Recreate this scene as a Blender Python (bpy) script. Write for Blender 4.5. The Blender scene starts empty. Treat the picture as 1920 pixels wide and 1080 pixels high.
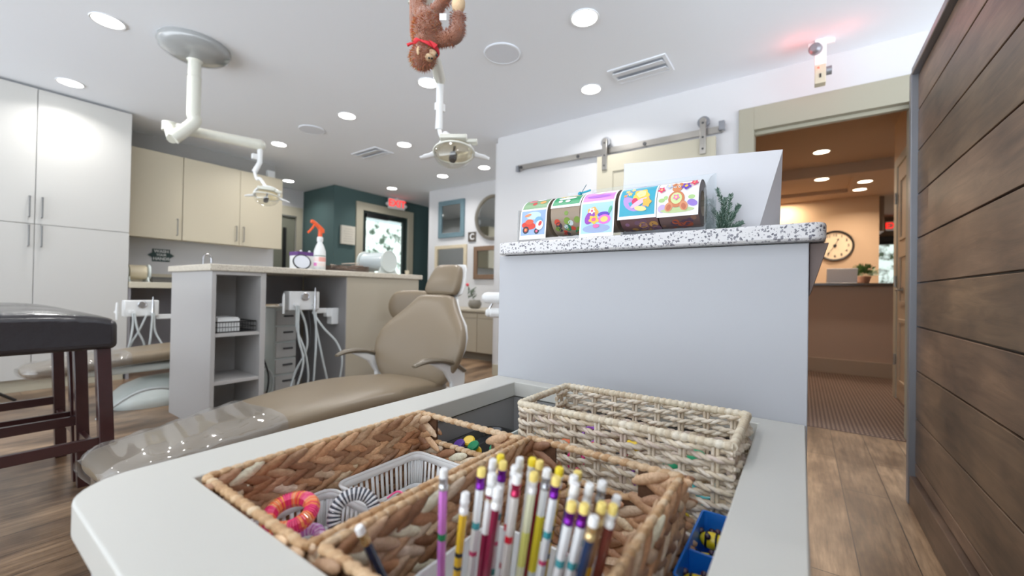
import bpy, math, random
from mathutils import Vector, Matrix
random.seed(7)
PI = math.pi
COL = bpy.context.scene.collection
V = Vector

# ------------------------------------------------------------------ helpers
def lin(c):
    c = c / 255.0
    return c / 12.92 if c <= .04045 else ((c + .055) / 1.055) ** 2.4
def rgb(*c):
    return (lin(c[0]), lin(c[1]), lin(c[2]), 1.0)

class MB:
    def __init__(s):
        s.v = []; s.f = []; s.c = []
    def add(s, vs, fs, col=None):
        n = len(s.v)
        s.v.extend([tuple(p) for p in vs])
        for f in fs:
            s.f.append([i + n for i in f]); s.c.append(col)
        return s
    def box(s, x0, x1, y0, y1, z0, z1, col=None):
        vs = [(x, y, z) for x in (x0, x1) for y in (y0, y1) for z in (z0, z1)]
        return s.add(vs, [(0,1,3,2),(4,6,7,5),(0,4,5,1),(2,3,7,6),(0,2,6,4),(1,5,7,3)], col)
    def obox(s, c, ax, ay, az, hx, hy, hz, col=None):
        c, ax, ay, az = V(c), V(ax).normalized(), V(ay).normalized(), V(az).normalized()
        vs = [c + ax*hx*i + ay*hy*j + az*hz*k for i in (-1,1) for j in (-1,1) for k in (-1,1)]
        return s.add(vs, [(0,1,3,2),(4,6,7,5),(0,4,5,1),(2,3,7,6),(0,2,6,4),(1,5,7,3)], col)
    def loft(s, rings, cap=True, col=None, closed=False):
        n = len(rings[0]); vs = [p for r in rings for p in r]; fs = []
        m = len(rings)
        for i in range(m if closed else m - 1):
            a = i * n; b = ((i + 1) % m) * n
            for j in range(n):
                k = (j + 1) % n
                fs.append((a + j, a + k, b + k, b + j))
        if cap and not closed:
            fs.append(tuple(range(n - 1, -1, -1))); fs.append(tuple((m - 1) * n + j for j in range(n)))
        return s.add(vs, fs, col)
    def tube(s, pts, r, n=8, cap=True, closed=False, col=None, flat=1.0, up=None):
        pts = [V(p) for p in pts]; m = len(pts); rings = []
        ref = V(up) if up else None
        pu = None
        for i, p in enumerate(pts):
            if closed: t = pts[(i + 1) % m] - pts[i - 1]
            else: t = pts[min(i + 1, m - 1)] - pts[max(i - 1, 0)]
            if t.length < 1e-9: t = V((0, 0, 1))
            t.normalize()
            if ref is not None: u = ref - t * ref.dot(t)
            elif pu is None:
                a = V((0, 0, 1)) if abs(t.z) < .9 else V((1, 0, 0)); u = a - t * a.dot(t)
            else: u = pu - t * pu.dot(t)
            if u.length < 1e-6: u = t.orthogonal()
            u.normalize(); pu = u; w = t.cross(u)
            rr = r[i] if isinstance(r, (list, tuple)) else r
            rings.append([p + u * (math.cos(2*PI*j/n) * rr * flat) + w * (math.sin(2*PI*j/n) * rr) for j in range(n)])
        return s.loft(rings, cap, col, closed)
    def cyl(s, a, b, r, n=24, col=None, r2=None):
        return s.tube([a, b], [r, r if r2 is None else r2], n, True, False, col)
    def lathe(s, prof, c=(0,0,0), axis=(0,0,1), n=28, col=None, ring=False):
        c = V(c); t = V(axis).normalized(); u = t.orthogonal().normalized(); w = t.cross(u)
        rings = [[c + t*h + u*(math.cos(2*PI*j/n)*r) + w*(math.sin(2*PI*j/n)*r) for j in range(n)] for r, h in prof]
        return s.loft(rings, not ring, col, ring)
    def ell(s, c, ax, ay, az, n=12, m=8, col=None, flute=0):
        c, ax, ay, az = V(c), V(ax), V(ay), V(az)
        rings = []
        for i in range(1, m):
            a = PI * i / m
            rings.append([c + ax*(-math.cos(a)) + (ay*math.cos(2*PI*j/n) + az*math.sin(2*PI*j/n)) * (math.sin(a) * (1 - (flute if j % 2 else 0))) for j in range(n)])
        k = len(s.v)
        s.loft(rings, False, col)
        q = [c - ax, c + ax]
        e = len(s.v); s.v.extend([tuple(p) for p in q]); L = (m - 2) * n
        for j in range(n):
            s.f.append([e, k + (j+1) % n, k + j]); s.c.append(col)
            s.f.append([e + 1, k + L + j, k + L + (j+1) % n]); s.c.append(col)
        return s
    def ball(s, c, r, n=14, m=9, col=None, sz=None):
        sz = sz or (1, 1, 1)
        return s.ell(c, (0,0,r*sz[2]), (r*sz[0],0,0), (0,r*sz[1],0), n, m, col)
    def prism(s, pts, off, col=None):
        """pts: planar 3-D outline, off: extrusion vector"""
        pts = [V(p) for p in pts]; off = V(off); n = len(pts)
        vs = pts + [p + off for p in pts]
        fs = [tuple(range(n - 1, -1, -1)), tuple(range(n, 2*n))] + [(j, (j+1) % n, (j+1) % n + n, j + n) for j in range(n)]
        return s.add(vs, fs, col)
    def frame(s, o, u, w, wd, ht, t, n, d, col=None):
        """rectangular frame: corner o, unit u (width), unit w (height), width wd, height ht, bar t, normal n, depth d"""
        o, u, w, n = V(o), V(u), V(w), V(n)
        def P(a, b, c_): return o + u*a + w*b + n*c_
        out = [(0,0),(wd,0),(wd,ht),(0,ht)]; inn = [(t,t),(wd-t,t),(wd-t,ht-t),(t,ht-t)]
        vs = [P(a,b,0) for a,b in out] + [P(a,b,0) for a,b in inn] + [P(a,b,d) for a,b in out] + [P(a,b,d) for a,b in inn]
        fs = []
        for i in range(4):
            j = (i+1) % 4
            fs += [(i, 4+i, 4+j, j), (8+i, 8+j, 12+j, 12+i), (i, j, 8+j, 8+i), (4+i, 12+i, 12+j, 4+j)]
        return s.add(vs, fs, col)

def origin_of(o):
    p = V((0,0,0))
    while o is not None: p = p + V(o.location); o = o.parent
    return p
LOCAL = set()
def obj(name, mb, mat, parent=None, bevel=0, seg=2, sharp=38, subsurf=0):
    me = bpy.data.meshes.new(name)
    off = V((0,0,0)); r = parent
    while r is not None and r.parent is not None: r = r.parent
    if parent is not None and r.name not in LOCAL: off = origin_of(parent)
    me.from_pydata([tuple(V(p) - off) for p in mb.v], [], mb.f)
    me.update()
    import bmesh
    b = bmesh.new(); b.from_mesh(me); bmesh.ops.recalc_face_normals(b, faces=b.faces); b.to_mesh(me); b.free()
    if any(c is not None for c in mb.c):
        at = me.color_attributes.new('Col', 'FLOAT_COLOR', 'CORNER')
        for p in me.polygons:
            c = mb.c[p.index] or (1, 1, 1, 1)
            for li in p.loop_indices: at.data[li].color = c
    for p in me.polygons: p.use_smooth = True
    me.set_sharp_from_angle(angle=math.radians(sharp))
    me.materials.append(mat)
    o = bpy.data.objects.new(name, me); COL.objects.link(o)
    if parent is not None: o.parent = parent
    if subsurf:
        m = o.modifiers.new('s', 'SUBSURF'); m.levels = subsurf; m.render_levels = subsurf
    if bevel:
        m = o.modifiers.new('b', 'BEVEL'); m.width = bevel; m.segments = seg; m.limit_method = 'ANGLE'; m.angle_limit = math.radians(40)
    return o
def tag(o, label, cat, group=None):
    o['label'] = label; o['category'] = cat
    if group: o['group'] = group
    return o
def thing(name, label, cat, loc=(0,0,0), rotz=0, group=None, local=False):
    o = bpy.data.objects.new(name, None); COL.objects.link(o); o.empty_display_size = .05
    o.location = loc; o.rotation_euler = (0, 0, rotz)
    if local: LOCAL.add(o.name)
    return tag(o, label, cat, group)
def struct(name, mb, mat, parent=None, **k):
    o = obj(name, mb, mat, parent, **k)
    if parent is None: o['kind'] = 'structure'
    return o
def copy_tree(o, parent=None):
    c = o.copy(); COL.objects.link(c)
    if parent is not None: c.parent = parent
    for ch in list(o.children): copy_tree(ch, c)
    return c
def bez(p0, p1, p2, p3, n=16):
    p0, p1, p2, p3 = V(p0), V(p1), V(p2), V(p3); out = []
    for i in range(n + 1):
        t = i / n; q = 1 - t
        out.append(p0*q**3 + p1*3*q*q*t + p2*3*q*t*t + p3*t**3)
    return out
def spl(pts, n=6):
    pts = [V(p) for p in pts]; out = []
    for i in range(len(pts) - 1):
        a = pts[max(i-1, 0)]; b = pts[i]; c = pts[i+1]; d = pts[min(i+2, len(pts)-1)]
        for k in range(n):
            t = k / n
            out.append(.5*((2*b) + (c-a)*t + (2*a-5*b+4*c-d)*t*t + (3*b-a-3*c+d)*t**3))
    out.append(pts[-1]); return out
def sup(c, u, w, a, b, n=24, e=3.0):
    c, u, w = V(c), V(u), V(w); r = []
    for j in range(n):
        t = 2*PI*j/n; ct, st = math.cos(t), math.sin(t)
        r.append(c + u*(a*math.copysign(abs(ct)**(2/e), ct)) + w*(b*math.copysign(abs(st)**(2/e), st)))
    return r

# ------------------------------------------------------------------ materials
def nt(name):
    m = bpy.data.materials.new(name); m.use_nodes = True
    t = m.node_tree; return m, t.nodes, t.links, t.nodes['Principled BSDF']
def noise(N, L, scale, vec=None, detail=3, rough=.5):
    n = N.new('ShaderNodeTexNoise'); n.inputs['Scale'].default_value = scale; n.inputs['Detail'].default_value = detail
    n.inputs['Roughness'].default_value = rough
    if vec is not None: L.new(vec, n.inputs['Vector'])
    return n
def objvec(N, L, scale=(1,1,1), rot=(0,0,0)):
    g = N.new('ShaderNodeNewGeometry'); m = N.new('ShaderNodeMapping')
    m.inputs['Scale'].default_value = scale; m.inputs['Rotation'].default_value = rot
    L.new(g.outputs['Position'], m.inputs['Vector']); return m.outputs[0]
def locvec(N, L, scale=(1,1,1)):
    g = N.new('ShaderNodeTexCoord'); m = N.new('ShaderNodeMapping'); m.inputs['Scale'].default_value = scale
    L.new(g.outputs['Object'], m.inputs['Vector']); return m.outputs[0]
def mat(name, c, rough=.5, metal=0, bump=None, vary=None, coat=0, emit=None, vcol=False, spec=None, sheen=0):
    m, N, L, B = nt(name)
    B.inputs['Base Color'].default_value = rgb(*c); B.inputs['Roughness'].default_value = rough; B.inputs['Metallic'].default_value = metal
    if coat: B.inputs['Coat Weight'].default_value = coat; B.inputs['Coat Roughness'].default_value = .08
    if spec is not None: B.inputs['Specular IOR Level'].default_value = spec
    if sheen: B.inputs['Sheen Weight'].default_value = sheen
    src = None
    if vcol:
        a = N.new('ShaderNodeAttribute'); a.attribute_name = 'Col'; src = a.outputs['Color']
    if vary:
        n = noise(N, L, vary[0], locvec(N, L)); mr = N.new('ShaderNodeMapRange')
        mr.inputs[3].default_value = 1 - vary[1]; mr.inputs[4].default_value = 1 + vary[1]; L.new(n.outputs['Fac'], mr.inputs[0])
        mx = N.new('ShaderNodeMix'); mx.data_type = 'RGBA'; mx.blend_type = 'MULTIPLY'; mx.inputs[0].default_value = 1
        if src: L.new(src, mx.inputs[6])
        else: mx.inputs[6].default_value = rgb(*c)
        L.new(mr.outputs[0], mx.inputs[7]); src = mx.outputs[2]
    if src: L.new(src, B.inputs['Base Color'])
    if bump:
        n = noise(N, L, bump[0], locvec(N, L), 4); b = N.new('ShaderNodeBump'); b.inputs['Strength'].default_value = bump[1]
        b.inputs['Distance'].default_value = bump[2] if len(bump) > 2 else .002
        L.new(n.outputs['Fac'], b.inputs['Height']); L.new(b.outputs[0], B.inputs['Normal'])
    if emit:
        B.inputs['Emission Color'].default_value = rgb(*emit[0]); B.inputs['Emission Strength'].default_value = emit[1]
    return m
def clear(name, tint=(255,255,255), gl=.12, rough=.03):
    m, N, L, B = nt(name); N.remove(B); out = N['Material Output']
    t = N.new('ShaderNodeBsdfTransparent'); t.inputs[0].default_value = rgb(*tint)
    g = N.new('ShaderNodeBsdfGlossy'); g.inputs['Roughness'].default_value = rough
    fr = N.new('ShaderNodeFresnel'); fr.inputs['IOR'].default_value = 1.45
    ad = N.new('ShaderNodeMath'); ad.operation = 'ADD'; ad.inputs[1].default_value = gl; ad.use_clamp = True
    L.new(fr.outputs[0], ad.inputs[0]); mn = N.new('ShaderNodeMath'); mn.operation = 'MINIMUM'; mn.inputs[1].default_value = .3; L.new(ad.outputs[0], mn.inputs[0]); ad = mn
    mx = N.new('ShaderNodeMixShader'); L.new(ad.outputs[0], mx.inputs[0]); L.new(t.outputs[0], mx.inputs[1]); L.new(g.outputs[0], mx.inputs[2])
    L.new(mx.outputs[0], out.inputs[0]); return m

def hazy(name):
    m = clear(name, (250,250,250), .10, .08); N, L = m.node_tree.nodes, m.node_tree.links; out = N['Material Output']
    src = out.inputs[0].links[0].from_socket; d = N.new('ShaderNodeBsdfDiffuse'); d.inputs[0].default_value = rgb(214,212,208)
    mx = N.new('ShaderNodeMixShader'); mx.inputs[0].default_value = .11; L.new(src, mx.inputs[1]); L.new(d.outputs[0], mx.inputs[2]); L.new(mx.outputs[0], out.inputs[0]); return m

def mat_floor():
    m, N, L, B = nt('plank_floor')
    v = objvec(N, L, (1, 1, 1), (0, 0, PI/2))
    br = N.new('ShaderNodeTexBrick'); L.new(v, br.inputs['Vector'])
    br.offset = .37; br.inputs['Scale'].default_value = 1; br.inputs['Brick Width'].default_value = 1.25; br.inputs['Row Height'].default_value = .165
    br.inputs['Mortar Size'].default_value = .0022; br.inputs['Mortar Smooth'].default_value = .3
    br.inputs['Color1'].default_value = rgb(200,170,138); br.inputs['Color2'].default_value = rgb(160,134,108); br.inputs['Mortar'].default_value = rgb(58,46,38)
    g = noise(N, L, 5.5, objvec(N, L, (9, .8, 1)), 7, .65)
    r = N.new('ShaderNodeValToRGB'); r.color_ramp.elements[0].position = .3; r.color_ramp.elements[0].color = rgb(150,138,130); r.color_ramp.elements[1].position = .72; r.color_ramp.elements[1].color = rgb(255,250,244)
    L.new(g.outputs['Fac'], r.inputs[0])
    g2 = noise(N, L, 1.6, objvec(N, L, (2.4, 1, 1)), 4, .6)
    r2 = N.new('ShaderNodeValToRGB'); r2.color_ramp.elements[0].position = .38; r2.color_ramp.elements[0].color = rgb(122,106,96); r2.color_ramp.elements[1].position = .62; r2.color_ramp.elements[1].color = rgb(255,255,255)
    L.new(g2.outputs['Fac'], r2.inputs[0])
    a = N.new('ShaderNodeMix'); a.data_type = 'RGBA'; a.blend_type = 'MULTIPLY'; a.inputs[0].default_value = 1
    L.new(br.outputs[0], a.inputs[6]); L.new(r.outputs[0], a.inputs[7])
    b = N.new('ShaderNodeMix'); b.data_type = 'RGBA'; b.blend_type = 'MULTIPLY'; b.inputs[0].default_value = .9
    L.new(a.outputs[2], b.inputs[6]); L.new(r2.outputs[0], b.inputs[7]); L.new(b.outputs[2], B.inputs['Base Color'])
    B.inputs['Roughness'].default_value = .30
    bp = N.new('ShaderNodeBump'); bp.inputs['Strength'].default_value = .25; bp.inputs['Distance'].default_value = .003
    L.new(g.outputs['Fac'], bp.inputs['Height']); L.new(bp.outputs[0], B.inputs['Normal'])
    return m
def mat_plank():
    m, N, L, B = nt('stained_plank')
    at = N.new('ShaderNodeAttribute'); at.attribute_name = 'Col'
    v = objvec(N, L, (1, 1.1, 9))
    g = noise(N, L, 3.2, v, 8, .62); g.inputs['Distortion'].default_value = .8
    r = N.new('ShaderNodeValToRGB'); r.color_ramp.elements[0].position = .28; r.color_ramp.elements[0].color = rgb(98,80,68); r.color_ramp.elements[1].position = .75; r.color_ramp.elements[1].color = rgb(152,126,104)
    L.new(g.outputs['Fac'], r.inputs[0])
    g2 = noise(N, L, 1.7, objvec(N, L, (1, 1.6, 2.2)), 3, .5)
    r2 = N.new('ShaderNodeValToRGB'); r2.color_ramp.elements[0].position = .35; r2.color_ramp.elements[0].color = rgb(168,166,172); r2.color_ramp.elements[1].position = .68; r2.color_ramp.elements[1].color = rgb(255,250,245)
    L.new(g2.outputs['Fac'], r2.inputs[0])
    a = N.new('ShaderNodeMix'); a.data_type = 'RGBA'; a.blend_type = 'MULTIPLY'; a.inputs[0].default_value = 1
    L.new(r.outputs[0], a.inputs[6]); L.new(r2.outputs[0], a.inputs[7])
    b = N.new('ShaderNodeMix'); b.data_type = 'RGBA'; b.blend_type = 'MULTIPLY'; b.inputs[0].default_value = 1
    L.new(a.outputs[2], b.inputs[6]); L.new(at.outputs['Color'], b.inputs[7]); L.new(b.outputs[2], B.inputs['Base Color'])
    fine = noise(N, L, 60, objvec(N, L, (1, .35, 6)), 5)
    bp = N.new('ShaderNodeBump'); bp.inputs['Strength'].default_value = .2; bp.inputs['Distance'].default_value = .001
    L.new(fine.outputs['Fac'], bp.inputs['Height']); L.new(bp.outputs[0], B.inputs['Normal'])
    B.inputs['Roughness'].default_value = .42
    return m
def mat_terrazzo(name, base, chip, scale, amt):
    m, N, L, B = nt(name)
    v = objvec(N, L)
    vo = N.new('ShaderNodeTexVoronoi'); vo.inputs['Scale'].default_value = scale; L.new(v, vo.inputs['Vector'])
    dist = noise(N, L, scale * 1.3, v, 2)
    mxv = N.new('ShaderNodeMix'); mxv.data_type = 'RGBA'; mxv.inputs[0].default_value = .006
    L.new(v, mxv.inputs[6]); L.new(dist.outputs['Color'], mxv.inputs[7]); L.new(mxv.outputs[2], vo.inputs['Vector'])
    sep = N.new('ShaderNodeSeparateColor'); L.new(vo.outputs['Color'], sep.inputs[0])
    thr = N.new('ShaderNodeMath'); thr.operation = 'MULTIPLY'; thr.inputs[1].default_value = amt; L.new(sep.outputs[0], thr.inputs[0])
    lt = N.new('ShaderNodeMath'); lt.operation = 'LESS_THAN'; L.new(vo.outputs['Distance'], lt.inputs[0]); L.new(thr.outputs[0], lt.inputs[1])
    r = N.new('ShaderNodeValToRGB'); L.new(sep.outputs[1], r.inputs[0])
    r.color_ramp.elements[0].color = rgb(*chip); r.color_ramp.elements[1].color = rgb(*[int((a+b)/2) for a, b in zip(base, chip)])
    mx = N.new('ShaderNodeMix'); mx.data_type = 'RGBA'; L.new(lt.outputs[0], mx.inputs[0]); mx.inputs[6].default_value = rgb(*base); L.new(r.outputs[0], mx.inputs[7])
    L.new(mx.outputs[2], B.inputs['Base Color']); B.inputs['Roughness'].default_value = .3
    return m
def mat_carpet():
    m, N, L, B = nt('ribbed_carpet')
    w = N.new('ShaderNodeTexWave'); w.inputs['Scale'].default_value = 9; w.inputs['Distortion'].default_value = .6; w.inputs['Detail'].default_value = 1; L.new(objvec(N, L, (1.4, 0, 0)), w.inputs['Vector'])
    w2 = N.new('ShaderNodeTexWave'); w2.inputs['Scale'].default_value = 7; w2.bands_direction = 'Y'; L.new(objvec(N, L), w2.inputs['Vector'])
    ml = N.new('ShaderNodeMath'); ml.operation = 'MULTIPLY'; L.new(w.outputs['Fac'], ml.inputs[0]); L.new(w2.outputs['Fac'], ml.inputs[1])
    r = N.new('ShaderNodeValToRGB'); r.color_ramp.elements[0].color = rgb(84,66,58); r.color_ramp.elements[1].color = rgb(158,134,116); L.new(ml.outputs[0], r.inputs[0])
    L.new(r.outputs[0], B.inputs['Base Color']); B.inputs['Roughness'].default_value = .95
    bp = N.new('ShaderNodeBump'); bp.inputs['Strength'].default_value = .5; bp.inputs['Distance'].default_value = .004; L.new(ml.outputs[0], bp.inputs['Height']); L.new(bp.outputs[0], B.inputs['Normal'])
    return m
def mat_outside(name, strength, green):
    m, N, L, B = nt(name); N.remove(B); out = N['Material Output']
    e = N.new('ShaderNodeEmission')
    n = noise(N, L, 4.2, objvec(N, L), 6, .7)
    r = N.new('ShaderNodeValToRGB'); r.color_ramp.elements[0].position = .40; r.color_ramp.elements[0].color = rgb(*green); r.color_ramp.elements[1].position = .53; r.color_ramp.elements[1].color = rgb(250,252,250)
    L.new(n.outputs['Fac'], r.inputs[0]); L.new(r.outputs[0], e.inputs[0]); e.inputs[1].default_value = strength
    L.new(e.outputs[0], out.inputs[0]); return m
def mat_leaf(name, a, b, c, rough=.55):
    """plaited leaf strands: vertex colour times fibre noise"""
    m, N, L, B = nt(name)
    at = N.new('ShaderNodeAttribute'); at.attribute_name = 'Col'
    n = noise(N, L, 420, locvec(N, L, (1, .5, 1)), 3, .6)
    n2 = noise(N, L, 70, locvec(N, L), 2)
    ad = N.new('ShaderNodeMath'); ad.operation = 'MULTIPLY'; L.new(n.outputs['Fac'], ad.inputs[0]); L.new(n2.outputs['Fac'], ad.inputs[1])
    r = N.new('ShaderNodeValToRGB'); r.color_ramp.elements[0].position = .1; r.color_ramp.elements[0].color = rgb(*a); r.color_ramp.elements[1].position = .42; r.color_ramp.elements[1].color = rgb(*b)
    L.new(ad.outputs[0], r.inputs[0])
    mx = N.new('ShaderNodeMix'); mx.data_type = 'RGBA'; mx.blend_type = 'MULTIPLY'; mx.inputs[0].default_value = 1
    L.new(at.outputs['Color'], mx.inputs[6]); L.new(r.outputs[0], mx.inputs[7]); L.new(mx.outputs[2], B.inputs['Base Color'])
    bp = N.new('ShaderNodeBump'); bp.inputs['Strength'].default_value = .5; bp.inputs['Distance'].default_value = .0008
    L.new(n.outputs['Fac'], bp.inputs['Height']); L.new(bp.outputs[0], B.inputs['Normal'])
    B.inputs['Roughness'].default_value = rough
    return m

M = dict(
    wall=mat('wall_paint', (208,208,210), .85, bump=(160,.15)), ceil=mat('ceiling_paint', (240,244,250), .9, bump=(120,.2,.003)),
    green=mat('green_paint', (68,92,92), .8, bump=(160,.15)), beige=mat('beige_trim', (184,178,158), .5), soffit=mat('grey_paint', (158,156,152), .85),
    lobby=mat('lobby_paint', (200,172,142), .85, bump=(160,.15)), lobbyceil=mat('lobby_ceiling_paint', (178,156,136), .9),
    floor=mat_floor(), plank=mat_plank(), carpet=mat_carpet(),
    tallcab=mat('pale_grey_laminate', (196,195,191), .42), upcab=mat('cream_laminate', (202,192,168), .45), islcab=mat('taupe_laminate', (172,163,145), .5),
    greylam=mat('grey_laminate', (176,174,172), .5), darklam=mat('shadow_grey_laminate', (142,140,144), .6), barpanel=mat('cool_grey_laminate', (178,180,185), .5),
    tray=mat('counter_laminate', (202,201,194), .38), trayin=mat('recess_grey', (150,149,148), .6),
    seam=mat('dark_seam', (60,58,58), .7), steel=mat('brushed_steel', (176,172,166), .28, 1, bump=(300,.05)), chrome=mat('chrome', (215,215,218), .12, 1),
    steelgrey=mat('grey_powder_metal', (138,140,146), .4, .6), nickel=mat('satin_nickel', (160,158,152), .3, 1),
    white=mat('white_plastic', (232,234,234), .32, coat=.3), offwhite=mat('offwhite_enamel', (214,214,202), .28, coat=.5), paleteal=mat('pale_grey_plastic', (204,212,208), .35, coat=.3),
    black=mat('black_plastic', (22,22,24), .4), dark=mat('dark_grey', (58,58,60), .5), leather=mat('black_leather', (36,33,36), .26, bump=(28,.5,.006), coat=.25),
    mahog=mat('mahogany_wood', (52,26,26), .3, vary=(30,.25), coat=.2), vinyl=mat('taupe_vinyl', (128,113,92), .36, bump=(500,.1,.0006)), darkvinyl=mat('dark_taupe_vinyl', (104,94,78), .35),
    terra=mat_terrazzo('white_terrazzo', (218,217,218), (80,80,92), 230, .58), terrab=mat_terrazzo('beige_terrazzo', (204,196,180), (150,138,122), 200, .6),
    acrylic=clear('clear_acrylic', (250,252,253), .05), glass=clear('window_glass', (240,248,246), .04), plastic=hazy('crinkled_clear_plastic'),
    lampglass=clear('lamp_shield', (250,250,248), .06, .05), dichroic=clear('dichroic_reflector', (252,246,228), .12, .15), mirror=mat('mirror_silver', (190,194,194), .04, 1),
    vc=mat('printed_colour', (255,255,255), .4, vcol=True), vcg=mat('glossy_colour', (255,255,255), .25, vcol=True, coat=.4),
    leaf=mat_leaf('water_hyacinth', (204,190,176), (255,255,255), 0), rope=mat_leaf('pale_seagrass', (232,226,216), (255,255,255), 0),
    fur=mat('brown_plush', (142,88,62), .95, bump=(260,1,.006), vary=(22,.5), sheen=.5), tanfur=mat('tan_plush', (214,184,146), .95, bump=(200,.6,.003)),
    red=mat('red_cloth', (214,40,52), .7), lens=mat('downlight_lens', (255,255,255), .5, emit=((255,253,248), 14)), wlens=mat('warm_downlight_lens', (255,240,220), .5, emit=((255,232,200), 11)),
    out=mat_outside('outside_foliage_light', 3.5, (70,84,72)), out2=mat_outside('outside_garden_light', 1.8, (60,70,50)),
    copper=mat('copper_pot', (190,138,110), .5), orange=mat('orange_plastic', (236,92,42), .35), slat=mat('vent_white', (236,240,246), .5),
    handle=mat('handle_steel', (112,112,112), .35, .9), hose=mat('grey_hose', (188,194,194), .4), wire=mat('black_wire', (30,30,32), .4, .4), purple=mat('purple_card', (88,50,118), .5),
)

# ------------------------------------------------------------------ setting
CZ = 2.555
m = MB(); m.box(-9, 3.2, -3.2, 3.55, -.06, 0); m.box(-9, -.6, 3.55, 8.6, -.06, 0); struct('floor', m, M['floor'])
m = MB(); m.box(-.6, 3.2, 3.55, 11, -.06, .004); struct('floor_lobby', m, M['carpet'])
m = MB(); m.box(-9, 3.2, -3.2, 3.6, CZ, CZ+.08); m.box(-9, -.6, 3.6, 8.6, CZ, CZ+.08); struct('ceiling', m, M['ceil'])
m = MB(); m.box(-.6, 3.2, 3.655, 6.5, CZ, CZ+.08); m.box(-.6, 3.2, 6.5, 6.56, 2.42, CZ+.08)
m.box(-.6, 3.2, 6.56, 6.72, 2.42, 2.5); m.box(.53, 3.2, 6.72, 7.65, 2.42, 2.5); m.box(-.6, 3.2, 7.65, 11, 2.42, 2.5); m.box(-.6, .53, 6.72, 7.65, 2.47, 2.52)
struct('ceiling_lobby', m, M['lobbyceil'])
# wall with the lobby doorway and the barn door
m = MB(); m.box(-2.7, -.33, 3.534, 3.655, 0, CZ); m.box(-.33, .58, 3.534, 3.655, 2.165, CZ); m.box(.58, 3.2, 3.534, 3.655, 0, CZ)
struct('wall_middle', m, M['wall'])
m = MB()
m.box(-.40, -.30, 3.51, 3.534, 0, 2.30); m.box(.55, .65, 3.51, 3.534, 0, 2.30); m.box(-.30, .55, 3.51, 3.534, 2.13, 2.30)
m.box(-.33, -.30, 3.53, 3.66, 0, 2.165); m.box(.55, .58, 3.53, 3.66, 0, 2.165); m.box(-.30, .55, 3.53, 3.66, 2.13, 2.165)
m.box(-.30, .55, 3.56, 3.6, 2.105, 2.13)
struct('trim_1', m, mat('olive_grey_trim', (158,154,136), .5), bevel=.002)
m = MB(); m.box(-2.715, -2.70, 3.52, 3.67, 0, .115); m.box(-2.7, -.40, 3.52, 3.534, 0, .115); struct('baseboard_middle', m, M['beige'])
m = MB(); m.box(-5.02, -2.7, 4.85, 4.97, 0, CZ); struct('wall_mirrors', m, M['wall'])
m = MB(); m.box(-2.82, -2.7, 3.655, 4.85, 0, CZ); struct('wall_return', m, M['wall'])
m = MB(); m.box(-5.14, -5.02, 4.85, 7.6, 0, CZ); struct('wall_corridor', m, M['wall'])
m = MB(); m.box(-7.15, -6.1, 3.72, 3.84, 0, CZ); m.box(-6.22, -6.1, 3.84, 4.24, 0, CZ); m.box(-6.22, -6.1, 5.21, 7.6, 0, CZ); m.box(-6.22, -6.1, 4.24, 5.21, 2.25, CZ)
m.box(-6.22, -5.02, 7.6, 7.7, 0, CZ); struct('wall_green', m, M['green'])
m = MB(); m.box(-6.1, -6.075, 4.11, 4.24, 0, 2.37); m.box(-6.1, -6.075, 5.21, 5.34, 0, 2.37); m.box(-6.1, -6.075, 4.24, 5.21, 2.24, 2.37); struct('trim_2', m, M['beige'], bevel=.002)
m = MB(); m.box(-6.02, -5.9, -3.2, 2.72, 0, CZ); struct('wall_left', m, M['wall'])
m = MB(); m.box(-5.9, -5.885, 1.12, 2.715, 2.31, CZ); struct('wall_soffit_strip', m, M['soffit'])
m = MB(); m.box(-7.15, -7.03, 2.6, 2.75, 0, CZ); m.box(-7.15, -7.03, 3.62, 3.72, 0, CZ); m.box(-7.15, -7.03, 2.75, 3.62, 2.12, CZ); m.box(-7.15, -6.02, 2.6, 2.72, 0, CZ)
struct('wall_alcove', m, M['wall'])
m = MB(); m.box(-7.03, -7.01, 3.60, 3.70, 0, 2.26); m.box(-7.03, -7.01, 2.75, 3.60, 2.11, 2.26); m.box(-7.03, -7.01, 2.72, 2.82, 0, 2.26); struct('trim_3', m, M['beige'])
m = MB(); m.box(-7.12, -7.07, 2.8, 3.61, 0, 2.11); d3 = struct('door_3', m, mat('sage_door', (122,124,110), .6))
m = MB(); m.box(-7.065, -7.02, 3.40, 3.44, .5, 1.9); obj('pull_bar', m, M['black'], d3)
# exit door
m = MB(); m.frame((-6.17, 4.24, 0), (0,1,0), (0,0,1), .97, 2.24, .09, (1,0,0), .05); d1 = struct('door_1', m, mat('dark_green_metal', (34,46,44), .4), bevel=.003)
m = MB(); m.box(-6.15, -6.144, 4.33, 5.12, .09, 2.15); obj('glass_pane', m, M['glass'], d1)
m = MB(); m.box(-6.12, -6.06, 4.30, 4.75, 2.13, 2.20); m.tube([(-6.07,4.72,2.19),(-6.0,4.9,2.21),(-6.07,5.05,2.22)], .012); obj('door_closer', m, M['black'], d1, bevel=.004)
m = MB(); m.box(-6.115, -6.07, 4.30, 5.15, .98, 1.04); obj('push_bar', m, M['steelgrey'], d1, bevel=.006)
m = MB(); m.add([(-8.6,2.4,-.5),(-8.6,9.5,-.5),(-8.6,9.5,4),(-8.6,2.4,4)], [(0,1,2,3)]); struct('backdrop_outside', m, M['out'])
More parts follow.
